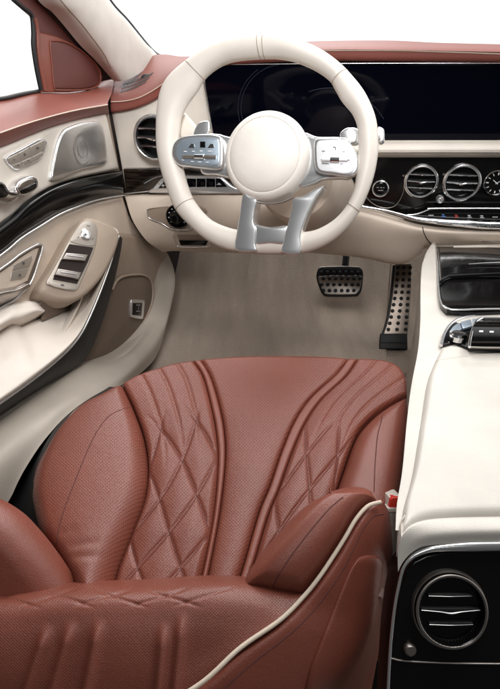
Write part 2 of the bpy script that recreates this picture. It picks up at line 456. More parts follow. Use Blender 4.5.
# ================================================================== FLOOR
def build_floor():
    rows = []
    prof = [(.30, .04), (.95, .04), (1.35, .045), (1.55, .075), (1.72, .20), (1.86, .40), (1.90, .62)]
    for s, z in prof:
        rows.append([CF*s+CR*t+UP*(z+.012*math.sin(t*9)) for t in (-.75, -.45, -.3, -.1, .1, .22, .6)])
    def dp(u, v, p):
        t = p.dot(CR); return .006*math.exp(-((t+.33)/.02)**2)
    o = loft('floor', rows, 'carpet', None, n=60, m=60, th=.02, disp=dp)
    o['kind'] = 'structure'
    # the raised mat in front of the driver
    rows = [[CF*s+CR*t+UP*z for t in (-.36, -.2, 0, .115)] for s, z in ((.80, .060), (1.2, .060), (1.38, .068), (1.55, .097), (1.72, .222), (1.845, .40))]
    o = loft('floor_mat', rows, 'carpet', None, n=30, m=40, th=.008)
    ed = [CF*s_+CR*t_+UP*z_ for s_, t_, z_ in ((.8, -.355, .063), (1.2, -.355, .063), (1.38, -.355, .072), (1.55, -.355, .101), (1.72, -.355, .226), (1.845, -.355, .404), (1.84, -.1, .405), (1.84, .112, .405), (1.72, .112, .226), (1.55, .112, .101), (1.38, .112, .072), (.8, .112, .063))]
    o['kind'] = 'thing'; o['label'] = 'beige carpet mat lying in the driver footwell below the pedals'; o['category'] = 'floor mat'
build_floor()

# ================================================================== DASHBOARD
dash = thing('dashboard', 'cream and red leather dashboard with wide black display, round vents and chrome strips', 'dashboard', CF*1.3+CR*0+UP*.4)
NB = -CF    # normal of the fascia, towards the seats
def build_dash():
    d = dash
    # red top cover, one sweep from the left corner along the top of the display
    r0 = px([(114, 73), (133, 69), (147, 60), (158, 54), (174, 55.5), (191, 56.5)], S(1.60))+px([(240, 47), (306, 41.5), (390, 40.5), (450, 43), (640, 47)], S(1.50))
    r1 = px([(110.5, 102), (126, 101), (142, 96), (160, 85.5)], S(1.30))+px([(178, 72), (196, 62), (240, 55), (306, 50), (390, 49.5), (640, 55)], S(1.27))
    r2 = px([(111.5, 112), (130, 109), (148, 102.5), (165, 92)], S(1.29))+px([(182, 79), (200, 69), (240, 63), (306, 60), (390, 60), (640, 63)], S(1.275))
    mid = [a.lerp(b, .5)+UP*.004 for a, b in zip(cat(r0, 40), cat(r1, 40))]
    nearr = [a.lerp(b, .88)+UP*.004 for a, b in zip(cat(r0, 40), cat(r1, 40))]
    face = [a.lerp(b, .12) for a, b in zip(cat(r1, 40), cat(r2, 40))]
    top = loft('upper_cover', [cat(r0, 40), mid, nearr, cat(r1, 40), face, cat(r2, 40), [p+CF*.03-UP*.004 for p in cat(r2, 40)]], 'reddash', d, n=110, m=49, th=.02, back=CF*.03-UP*.02)
    dr = Drape([top])
    seam('top_stitching', dr, [(111, 102), (126, 101), (142, 96.5), (160, 86), (178, 73), (196, 63), (240, 55.5), (306, 50.8), (390, 50.4), (450, 52), (515, 54.5)], .0012, 'piping', d, n=120)
    # corner defroster grille: three bands of slots
    V, Fc = [], []; G = []
    for b_ in range(3):
        for k in range(9):
            def pt(u, v): 
                u += .035*(1-v)*2
                return (120+(146-120)*u+(6.5*u+1.0)*(1-v), 93.5-10.5*u-1.5*math.sin(math.pi*u)*-1-(11.5-.6*u)*(1-v))
            u0, u1, v0, v1 = (k+.14)/9.3, (k+.86)/9.3, (b_+.14)/3, (b_+.84)/3
            P = [dr(*pt(a_, c_), lift=.0012) for a_, c_ in ((u0, v0), (u1, v0), (u1, v1), (u0, v1))]
            if all(p_ is not None for p_ in P): G.append(([*P], [(0, 1, 2, 3)]))
    mk('defroster_grille', *join_geo(*G), 'black', d)
    # cream fascia behind the wheel
    plate('fascia', [(111, 112), (130, 109), (148, 102.5), (165, 92), (182, 79), (204, 66), (222, 64), (232, 150), (260, 200), (250, 205), (126, 196), (122, 170)], S(1.30), 'cream', d, th=.22, bev=.004, sharp=True)
    # instrument hood body
    plate('display_housing', [(203, 58), (640, 57), (640, 146), (214, 146)], S(1.295), 'black', d, th=.15, bev=.003, sharp=True)
    disp = plate('display_screen', [(205, 64.5), (640, 64), (640, 141), (214.5, 141), (205, 84)], S(1.285), 'display', d, th=.006, bev=.001, sharp=True)
    tube('screen_trim', [(204, 66), (204.2, 84), (214.4, 141.3)], S(1.282), .0014, 'chrome', d, n=20)
    tube('screen_trim', [(215, 64.6), (350, 63.4), (450, 63.2), (640, 63.4)], S(1.282), .0009, 'satin', d, n=20)
    # faint dial outlines that the dark screen shows
    m_, nt_, b_ = new_mat('dim_blue_dial_light'); b_.inputs['Base Color'].default_value = (0, 0, .002, 1); b_.inputs['Emission Color'].default_value = (.10, .22, .75, 1); b_.inputs['Emission Strength'].default_value = .018; M['dial'] = m_
    for cx_, cy_, r_, a0, a1 in ((285, 108, 44, 150, 262), (285, 108, 47, 158, 235), (330, 150, 62, 250, 330)):
        tube('dial_arc', [(cx_+r_*math.cos(R(a0+(a1-a0)*k/14)), cy_+r_*math.sin(R(a0+(a1-a0)*k/14))) for k in range(15)], S(1.2845), .0007, 'dial', disp, n=40)
    # cream ledge under the screen
    rows = [px([(200, 143), (300, 142.5), (400, 142), (640, 142)], S(1.285)), px([(200, 144), (300, 143.5), (400, 143), (640, 143)], S(1.24)),
            px([(200, 150), (300, 150), (400, 150), (640, 150)], S(1.222)), px([(200, 156), (300, 156), (400, 156), (640, 156)], S(1.235)), px([(200, 158), (300, 158), (400, 158), (640, 158)], S(1.26))]
    loft('ledge', rows, 'cream', d, n=40, m=24, th=.01, back=CF*.03)
    tube('ledge_trim', [(330, 152.4), (420, 152), (640, 152.3)], S(1.221), .0007, 'satind', d, n=20)
    # gloss black fascia with the vents
    plate('vent_panel', [(334, 156), (640, 156), (640, 216), (428, 216), (412, 219), (334, 212)], S(1.25), 'gloss', d, th=.12, bev=.004, sharp=True)
    # air vents
    def vent(x, y, r_px, s, knob=None, ringmat='chrome', tilt=0):
        c = S(s)(x, y); dep = (c-EYE).dot(FW); rr = r_px*dep/F; n = (NB+UP*tilt).normalized(); ax, ay, an = basis(n)
        root = lathe('air_vent', c, n, [(rr*.99, -.004), (rr, .001), (rr*.985, .005), (rr*.93, .0068), (rr*.86, .005), (rr*.83, .001), (rr*.82, -.02), (rr*.99, -.02)], ringmat, d, 64, True)
        lathe('vent_barrel', c, n, [(rr*.82, .001), (rr*.80, -.022), (0, -.024)], 'black', root, 48)
        lathe('inner_ring', c, n, [(rr*.90, .0055), (rr*.88, .0078), (rr*.835, .0078), (rr*.825, .004), (rr*.86, .001)], 'satin' if ringmat == 'chrome' else 'chrome', root, 64, True)
        for k in (-1, 0, 1):
            h = k*rr*.38; w = math.sqrt(max(0, (rr*.8)**2-h*h))
            cc = c+ay*h-an*.006
            mk('slat', *box_geo(cc, ax, ay, an, w, rr*.055, .010, .0008), 'black', root)
            th = rr*.045 if k else rr*.05
            mk('slat_trim', *tube_geo([cc+an*.0105-ax*w*.98, cc+an*.0115-ax*w*.3-ay*(0 if k else rr*.03), cc+an*.0125-ay*(0 if k else rr*.08), cc+an*.0115+ax*w*.3-ay*(0 if k else rr*.03), cc+an*.0105+ax*w*.98], lambda t, th=th, k=k: th*(1+(0 if k else .7*math.exp(-((t-.5)/.12)**2))), 20, 8), 'chrome', root)
        return root
    vent(154.5, 137.5, 22, 1.272, ringmat='satin')
    vent(421, 181.2, 16.8, 1.243)
    vent(461.5, 182.4, 18.6, 1.243)
    # thin chrome ornaments beside the vents
    for x, y, r_ in ((403.5, 175.5, 1.2), (443.5, 174, 1.2)):
        c = S(1.247)(x, y); lathe('rivet', c, NB, [(.003, 0), (.002, .002), (0, .0026)], 'chrome', d, 16)
    # small knob between the vents
    c = S(1.243)(439.6, 198.6); lathe('rotary_knob', c, NB, [(.0092, 0), (.0092, .008), (.0075, .012), (.004, .011), (.0032, .013), (0, .0135)], 'satin', d, 28)
    # start button left of the vents
    c = S(1.243)(380.5, 188); k = lathe('start_button', c, NB, [(.0185, 0), (.0185, .008), (.0165, .010), (.0150, .006), (.0145, .003)], 'satin', d, 40)
    lathe('button_cap', c, NB, [(.0135, .001), (.0135, .0075), (.0115, .0085), (0, .0088)], 'gloss', k, 40)
    strokes('symbol', S(1.2338), [((376.6, 187.5), (379, 187.5)), ((380.2, 187.5), (382, 187.5)), ((383, 187.5), (384.4, 187.5)), ((378, 190.4), (383, 190.4))], .0004, NB, 'icon', k)
    # curved chrome sweep on the black panel
    tube('lower_sweep', [(361, 190), (372, 203), (385, 208), (396, 205), (403, 193), (404, 184)], S(1.243), .0009, 'satind', d, n=30)
    # analogue clock
    c = S(1.243)(496.5, 182.8); ck = lathe('clock', c, NB, [(.027, -.004), (.0272, .004), (.0255, .006), (.0238, .004), (.0235, .001)], 'chrome', d, 56)
    lathe('clock_face', c, NB, [(.0238, .0012), (0, .0014)], 'gloss', ck, 48)
    ax, ay, an = basis(NB); gg = []
    for k in range(12):
        a = k*math.pi/6; dv = ax*math.sin(a)+ay*math.cos(a); sd = ax*math.cos(a)-ay*math.sin(a); w = .0013 if k % 3 == 0 else .0008
        p = c+an*.0024; gg.append(([p+dv*.0215+sd*w, p+dv*.0215-sd*w, p+dv*.0165-sd*w*.8, p+dv*.0165+sd*w*.8], [(0, 1, 2, 3)]))
    mk('hour_marker', *join_geo(*gg), 'iconw', ck)
    for a, l, w in ((R(305), .011, .0011), (R(55), .016, .0008)):
        dv = ax*math.sin(a)+ay*math.cos(a); sd = ax*math.cos(a)-ay*math.sin(a); p = c+an*.0034
        mk('clock_hand', [p-dv*.003+sd*w, p-dv*.003-sd*w, p+dv*l-sd*w*.4, p+dv*l+sd*w*.4], [(0, 1, 2, 3)], 'iconw', ck)
    # climate keys: black bar framed in chrome
    f = S(1.232)
    bar = plate('climate_panel', [(405, 215.5), (420, 214), (429, 209.6), (440, 208.8), (640, 209), (640, 224), (470, 223), (440, 221), (418, 219)], f, 'gloss', d, th=.03, bev=.0015, sharp=True)
    tube('panel_trim', [(400, 215), (414, 214.6), (424, 211.6), (431, 209), (445, 208.4), (640, 208.6)], S(1.2295), .0016, 'satin', d, n=40)
    tube('key_gap', [(424, 213.8), (450, 213.4), (640, 214)], S(1.2305), .0004, 'black', d, n=10)
    icons = [(431, 'icon'), (443.5, 'iconb'), (456.5, 'iconr'), (469.5, 'icon'), (482, 'icon'), (495, 'icon')]
    for i, (x, m_) in enumerate(icons):
        y = 215.2+i*.35
        sg = [((x-2.6, y), (x+2.6, y))] if i in (0, 5) else [((x-2, y+.9), (x+2, y+.9)), ((x-2, y-.9), (x+1, y-.9)), ((x, y-.9), (x, y+.9))]
        strokes('key_symbol', S(1.2312), sg, .0009, NB, m_, bar)
    # chrome key row beneath, divided into keys
    pts = [(362, 206.5), (385, 210.5), (400, 214.5), (412, 218), (424, 220), (445, 222.2), (470, 223.9), (500, 225.4), (640, 226.6)]
    prof = lambda t: .003+.0062*min(1, max(0, (t-.12)/.3))
    V, Fc = tube_geo(px(pts, S(1.222)), prof, 80, 16); row = mk('chrome_key_row', V, Fc, 'chrome', d, ang=80)
    drr = Drape([row])
    for x in (437.5, 450.5, 464, 477.5, 490.5):
        yy = 221.4+(x-437)*.07; p = drr.line([(x, yy-3.6), (x+.3, yy+4.2)], 8, .0002)
        if len(p) > 2: mk('key_division', *tube_geo(p, .0006, -1, 6), 'satind', row)
    # lower dash, beige
    rows = [px([(250, 193), (300, 200), (355, 206), (400, 219), (424, 225.5), (470, 229), (640, 233)], S(1.235)),
            px([(245, 205), (300, 210), (355, 216), (400, 226), (424, 230), (470, 233), (640, 236)], S(1.215)),
            px([(243, 225), (300, 232), (355, 238), (400, 240), (424, 238.5), (470, 240), (640, 242)], S(1.225)),
            px([(240, 250), (300, 250.5), (355, 255), (400, 262.5), (424, 251), (440, 247.5), (640, 248)], S(1.26)),
            px([(240, 252.5), (300, 252.5), (355, 257), (400, 264), (424, 254), (440, 249), (640, 249)], S(1.31))]
    low = loft('knee_panel', rows, 'beige', d, n=70, m=40, th=.02, back=CF*.09)
    dl = Drape([low]); seam('panel_joint', dl, [(422.5, 227), (424, 233), (427, 239), (432.5, 246)], .0012, 'gap', d, n=24, lift=-.0004)
    seam('column_joint', dl, [(311, 219), (311.5, 228), (310, 236)], .0008, 'gap', d, n=14, lift=-.0003)
    strokes('glove_trim', S(1.205), [((481, 241.5), (640, 241.8))], .0009, NB, 'chrome', d)
    rows = [px([(124, 194), (145, 193), (190, 192), (262, 194)], S(1.295)), px([(126, 200), (146, 200), (190, 199), (262, 199)], S(1.27)),
            px([(133, 221), (150, 222), (195, 222), (256, 224)], S(1.262)), px([(146, 240), (160, 240), (200, 241), (252, 243)], S(1.275)),
            px([(158, 249), (170, 249.5), (205, 250.5), (250, 252)], S(1.31)), px([(163, 252), (175, 251), (205, 252), (250, 253.5)], S(1.36))]
    ll = loft('knee_panel', rows, 'beige', d, n=50, m=36, th=.02, back=CF*.09)
    dl2 = Drape([ll])
    # dark wood band and silver framed switch bank
    plate('wood_trim', [(123, 169), (150, 168.5), (262, 168), (262, 192), (190, 192.5), (126, 193.5)], S(1.284), 'wood', d, th=.03, bev=.002, sharp=True)
    tube('wood_edge', [(124, 193.8), (150, 191), (156, 190)], S(1.279), .0016, 'satin', d, n=12)
    sw = plate('switch_frame', [(147, 191.5), (153, 188), (160, 180), (166, 176.6), (175, 175.6), (213, 176), (221, 178), (231, 186), (243, 191.5), (246, 194), (190, 194), (150, 193)], S(1.274), 'satin', d, th=.012, bev=.0018, sharp=True)
    f = S(1.2725)
    plate('switch_bank', [(158, 188.3), (165, 180.4), (170, 178.8), (185, 178.4), (185, 187.6)], f, 'gloss', sw, th=.004, bev=.0005, sharp=True)
    for k in range(4):
        x = 187+k*9.6; e = 4 if k == 3 else 0
        plate('switch_bank', [(x, 178.6), (x+8.8-e, 178.9), (x+8.8+e*.6, 186.9), (x, 187.2)], f, 'display', sw, th=.004, bev=.0005, sharp=True)
    strokes('symbol', S(1.2722), [((161.5, 185.6), (165, 185.4)), ((163, 184), (163.2, 187)), ((217, 184.5), (221, 184.3)), ((218, 183.2), (220, 183.2))], .0006, NB, 'iconw', sw)
    # rotary light switch with its recess
    lp = plate('light_switch_panel', [(147, 209.5), (158, 207.8), (168, 207), (180, 203.5), (190, 204), (205, 209), (206, 214), (196, 226), (186, 229), (172, 228.5), (161, 222.5), (149, 217.5)], S(1.2585), 'beiged', d, th=.02, bev=.002, n=60)
    tube('panel_rim', [(147, 210), (149, 217.8), (161, 223), (172, 229), (186, 229.6), (197, 226.4)], S(1.2565), .0012, 'satin', lp, n=30)
    tube('panel_rim', [(147, 209.6), (158, 207.6), (168, 206.6)], S(1.2565), .0008, 'satind', lp, n=14)
    c = S(1.254)(178, 216); lathe('light_knob', c, NB, [(.0305, 0), (.0305, .006), (.028, .009), (.0265, .006), (.018, .006), (.017, .017), (.014, .019), (0, .0195)], 'gloss', lp, 44)
    gg = []
    ax, ay, an = basis(NB)
    for k in range(9):
        a = R(-130+k*32); dv = ax*math.sin(a)+ay*math.cos(a); p = c+dv*.0225+an*.0065
        gg.append(([p+ax*.0018+ay*.0012, p-ax*.0018+ay*.0012, p-ax*.0018-ay*.0012, p+ax*.0018-ay*.0012], [(0, 1, 2, 3)]))
    mk('knob_symbol', *join_geo(*gg), 'icon', lp)
    # release handle
    rh = plate('release_handle', [(174, 233.5), (200, 232), (212, 236), (210, 244), (206, 246.5), (179, 246.5), (176, 243)], S(1.2625), 'beiged', d, th=.02, bev=.002, n=50)
    plate('handle_slot', [(177, 235), (204, 234.5), (207, 240), (179, 240)], S(1.2605), 'taupe', rh, th=.004, bev=.0006, sharp=True)
    plate('handle_slot', [(179, 240.5), (208, 240.8), (206, 245.2), (180.5, 245.2)], S(1.2600), 'gloss', rh, th=.004, bev=.0006, sharp=True)
    tube('handle_rim', [(174.5, 236), (177, 243), (179.5, 246.8), (206, 246.8), (210, 244.4)], S(1.2605), .001, 'satin', rh, n=30)
    mk('side_closure', *box_geo(CF*1.345+CR*(-.60)+UP*.565, CR, CF, UP, .05, .03, .145, .01), 'gap', d)
    mk('side_closure', *box_geo(CF*1.58+CR*(-.60)+UP*.55, CR, CF, UP, .10, .16, .12, .01), 'gap', d)
    # body that closes the dashboard behind its faces
    c = CF*1.55+CR*(-.05)+UP*.62
    mk('carrier', *box_geo(c, CR, CF, UP, .545, .12, .16, .01), 'black', d)
    mk('carrier', *box_geo(CF*1.50+CR*(-.03)+UP*.50, CR, CF, UP, .50, .14, .06, .01), 'black', d)
build_dash()

# ================================================================== STEERING COLUMN + WHEEL
WC = D(.885)(269, 149)
WN = (-CF*math.cos(R(20))+UP*math.sin(R(20))+CR*-.10).normalized()
WF = PL(WC, WN)
def WL(off): return PL(WC+WN*off, WN)
def build_column():
    t = thing('steering_column', 'beige steering column shroud with control stalks behind the steering wheel', 'steering column', WC-WN*.30)
    a = WC-WN*.03+(WF(285, 172)-WF(269, 149)); b = WC-WN*.36+(WF(285, 172)-WF(269, 149))
    pr = [(0, .0), (.05, .0), (.068, -.006), (.075, -.02), (.080, -.12), (.086, -.30)]
    lathe('shroud', a-WN*.055, WN, pr, 'beige', t, 56)
    # right stalk
    P = [WL(-.06)(318, 158), WL(-.055)(335, 148), WL(-.045)(352, 139), WL(-.045)(368, 136), WL(-.045)(381, 134.5)]
    V, Fc = tube_geo(P, lambda u: .007+.003*u, 30, 14); st = mk('stalk', V, Fc, 'padwhite', t, ang=60)
    q = WL(-.043); plate('stalk_tip', [(377.6, 127.5), (383, 128), (384.4, 133), (383.6, 141), (378.5, 142)], q, 'satin', st, th=.014, bev=.003, n=30)
    plate('stalk_collar', [(347, 130), (352, 127), (359, 129.5), (362, 137), (356, 144), (349, 142)], WL(-.036), 'padwhite', st, th=.012, bev=.003, n=30)
    # left stalk
    P = [WL(-.06)(222, 155), WL(-.055)(205, 143), WL(-.05)(192, 128), WL(-.05)(182, 117)]
    V, Fc = tube_geo(P, lambda u: .006+.004*u, 30, 14); mk('stalk', V, Fc, 'cream', t, ang=60)
build_column()

def build_wheel():
    w = thing('steering_wheel', 'cream leather steering wheel with satin metal spokes and thumb controls', 'steering wheel', WC)
    cx, cy = 268, 146
    outer = [(263, 34), (234, 36), (210, 44.4), (186, 61), (169, 76), (161, 90), (157.5, 108), (156.5, 126), (157, 147), (161, 169), (167, 188), (176, 210), (191, 227), (205, 239), (222, 248), (240, 252.5), (268, 254.5), (301, 253.5), (323, 246.5), (340, 235), (356, 217), (366, 198), (374, 176), (378, 154), (378.3, 138), (377, 123.6), (373, 109), (363.6, 90), (349, 72), (335, 59), (318, 48), (294, 38), (278, 35)]
    inner = [(263, 59), (246, 60), (229, 63), (215, 70), (204, 80), (197, 92), (188, 104), (182, 116), (179.5, 130), (178.5, 150), (183.5, 170), (188, 186), (194, 200), (205, 214), (217, 223), (239, 230), (268, 232), (301, 232), (318, 229), (335, 219), (347, 205), (354, 188), (356.5, 170), (358.5, 150), (358, 138), (357, 126), (352, 114), (342, 102), (335.5, 91), (329, 80.5), (313, 69.6), (294, 62), (278, 59)]
    N = 200
    def polar(pts):
        q = cat([(*p, 0) for p in pts], 600, True); tab = sorted((math.atan2(v.y-cy, v.x-cx), math.hypot(v.x-cx, v.y-cy)) for v in q)
        def f(a):
            a = (a+math.pi) % (2*math.pi)-math.pi
            for i in range(len(tab)):
                if tab[i][0] >= a:
                    a0, r0 = tab[i-1] if i else (tab[-1][0]-2*math.pi, tab[-1][1]); a1, r1 = tab[i]
                    return r0+(r1-r0)*((a-a0)/max(1e-9, a1-a0))
            a0, r0 = tab[-1]; a1, r1 = tab[0][0]+2*math.pi, tab[0][1]; return r0+(r1-r0)*(a-a0)/(a1-a0)
        return f
    fo, fi = polar(outer), polar(inner)
    K = 24
    def section(a, k, grow=0):
        ro, ri = fo(a), fi(a); o = WF(cx+ro*math.cos(a), cy+ro*math.sin(a)); i = WF(cx+ri*math.cos(a), cy+ri*math.sin(a))
        c = (o+i)/2; h = (o-i)/2; t = 2*math.pi*k/K; hh = .0165
        return c+h*(1+grow/h.length)*math.cos(t)+WN*(hh+grow)*math.sin(t)
    V, Fc, UVv = [], [], []
    for i in range(N):
        a = 2*math.pi*i/N
        for k in range(K): V.append(section(a, k))
    for i in range(N):
        for k in range(K): Fc.append((i*K+k, i*K+(k+1) % K, ((i+1) % N)*K+(k+1) % K, ((i+1) % N)*K+k))
    mk('rim', V, Fc, 'wheel', w, ang=80)
    def band(a, name='rim_seam', mat='beiged', grow=.0005, wd=.006):
        V, Fc = [], []
        for j, (aa, g) in enumerate(((a-wd, -.001), (a-wd*.6, grow), (a+wd*.6, grow), (a+wd, -.001))):
            for k in range(K): V.append(section(aa, k, g))
        for j in range(3):
            for k in range(K): Fc.append((j*K+k, j*K+(k+1) % K, (j+1)*K+(k+1) % K, (j+1)*K+k))
        mk(name, V, Fc, mat, w, ang=80)
    for p in ((197, 72), (341, 76), (186, 204), (357, 210)):
        band(math.atan2(p[1]-cy, p[0]-cx))
    for x in (259.5, 264.5):
        band(math.atan2(47-cy, x-cx), wd=.005)
    # silver arms behind the hub
    for pts in ([(203, 137), (216, 133.5), (226, 136), (243, 141), (244, 176), (232, 178), (216, 175), (200, 171)],
                [(300, 134), (318, 136.5), (342, 137), (350, 142), (352, 175), (338, 178), (322, 179), (312, 184), (298, 186), (290, 170)]):
        plate('spoke', pts, WL(.004), 'satin', w, th=.018, bev=.004, n=60)
    # thumb pads
    lp = plate('thumb_pad', [(171.5, 151), (173.5, 143), (179.5, 137.5), (190, 135), (203, 134), (216, 135), (222, 139), (223, 152), (222, 166), (216, 169.5), (203, 168.5), (190, 167), (178, 165), (172.5, 158)], WL(.016), 'satin', w, th=.016, bev=.003, n=80, label='left thumb pad with blue-tinted metal plate')
    plate('control_plate', [(176, 151), (178, 144), (184, 139.5), (196, 137.5), (214, 138), (218.5, 141), (219.3, 152), (218.5, 163), (214, 165.8), (200, 165), (184, 163), (177.5, 158)], WL(.0175), 'padsilver', lp, th=.004, bev=.001, n=80)
    rp = plate('thumb_pad', [(315, 139.5), (325, 138), (337, 138), (346, 141), (354, 147.5), (358, 157), (358, 168), (353.5, 175), (345, 176.4), (332, 174.5), (320, 173), (315, 168), (313.4, 153)], WL(.016), 'satin', w, th=.016, bev=.003, n=80, label='right thumb pad with bright white metal plate')
    plate('control_plate', [(317.5, 142), (326, 140.5), (337, 140.5), (345, 143.5), (351.5, 149.5), (355, 158), (355, 166.5), (351.5, 172), (344, 173.5), (332, 171.8), (321.5, 170.3), (317.6, 166), (316.4, 153)], WL(.0175), 'padwhite', rp, th=.004, bev=.001, n=80)
    f = WL(.019)
    def sl(x0, x1, y, par, m1):
        P = [f(x0, y), f((x0+x1)/2, y+.2), f(x1, y+.4)]
        s_ = mk('scroll_bar', *tube_geo(P, .0032, 12, 10), m1, par, ang=60)
        mk('scroll_wheel', *tube_geo([f((x0+x1)/2-4.5, y+.1), f((x0+x1)/2+4.5, y+.3)], .0046, 6, 12), 'chrome', par, ang=60)
    sl(183, 216, 156.5, lp, 'satind'); sl(322, 348, 159.5, rp, 'padwhite')
    plate('button', [(200, 141.5), (205.2, 141.5), (205.2, 147.5), (200, 147.5)], WL(.0182), 'gloss', lp, th=.002, bev=.0003, sharp=True)
    for x in (188, 207.5):
        plate('button', [(x, 148), (x+3, 143.6), (x+6, 144), (x+6.8, 147.4), (x+5, 148)], WL(.0181), 'chrome', lp, th=.002, bev=.0003, sharp=True)
    strokes('button_symbol', f, [((184, 151.5), (187, 151.5)), ((192, 151.3), (195, 151.3)), ((200, 151), (203, 151)), ((208, 151.2), (212, 151.2)), ((191, 161.5), (194, 161.7)), ((198, 162), (201.5, 162.1)), ((206, 162.2), (209, 162.3)), ((182, 160), (184, 160.2))], .0006, WN, 'iconw', lp)
    strokes('button_symbol', f, [((322, 151), (325, 151)), ((333, 147), (335.5, 147)), ((335.5, 147), (335.5, 150)), ((342, 151.5), (346, 151.5)), ((322, 163), (329, 163.4)), ((340, 163.5), (343, 163.6)), ((321, 159.5), (326, 159.7)), ((344, 160), (350, 160.4)), ((347, 158.8), (349.5, 160.3))], .0005, WN, 'icond', rp)
    # hub
    c = WF(268, 158); rr = (WF(310.5, 158)-WF(268, 158)).length
    lathe('hub_cover', c+WN*.004, WN, [(rr*.96, -.03), (rr*.99, -.012), (rr, .004), (rr*.985, .011), (rr*.95, .0165), (rr*.90, .0205), (rr*.84, .0235), (rr*.823, .0232), (rr*.818, .0222), (rr*.812, .0232), (rr*.79, .0250), (rr*.6, .030), (rr*.3, .033), (0, .034)], 'hub', w, 96, ang=50)
    plate('hub_notch', [(263, 197), (269, 197.5), (274, 196.8), (273.5, 199.5), (263.5, 199.5)], WL(.0215), 'gap', w, th=.001, bev=0, sharp=True) if False else None
    # lower forked spoke
    lo = WL(.005)
    plate('lower_spoke', [(243, 194), (251, 197), (256.5, 200), (254.5, 210), (253.5, 222), (255.5, 228.5), (255, 243), (255, 251.5), (237, 251), (234.5, 244), (236.5, 232), (239.5, 214)], WL(.0215), 'satin', w, th=.030, bev=.0022, n=120)
    plate('lower_spoke', [(324, 186), (316, 198), (309, 211), (303, 226), (300.5, 236), (299, 253.5), (282, 252.5), (283, 242), (287, 226), (291, 212), (293, 199), (303, 196), (313, 190)], WL(.0215), 'satin', w, th=.030, bev=.0022, n=120)
    plate('spoke_bridge', [(253, 225.5), (270, 227), (288, 226.5), (284.5, 243), (270, 243.5), (253, 243)], WL(.0185), 'satin', w, th=.02, bev=.003, n=60)
    tube('spoke_edge', [(321, 188), (312, 203), (305, 219), (301, 232)], WL(.014), .0013, 'satind', w, n=20)
    tube('hub_trim', [(232, 181), (243, 194), (257, 201.5), (268, 203.5), (282, 202), (293, 197)], WL(.012), .0022, 'satind', w, n=30)
    # shift paddles behind the rim
    plate('shift_paddle', [(193, 133.5), (197, 124), (203, 121), (208.5, 121.5), (209.5, 129), (206, 135), (196, 137)], WL(-.012), 'satin', w, th=.006, bev=.002, n=40)
    plate('shift_paddle', [(341, 138), (340, 133), (346, 128), (352, 128), (356, 133), (355, 142), (347, 143)], WL(-.012), 'satin', w, th=.006, bev=.002, n=40)
    # cream trim inside paddle
    plate('rim_trim', [(182, 118), (185, 114), (190, 121), (197, 130), (194, 135), (180, 137), (179, 128)], WL(-.016), 'cream', w, th=.01, bev=.002, n=30)
build_wheel()

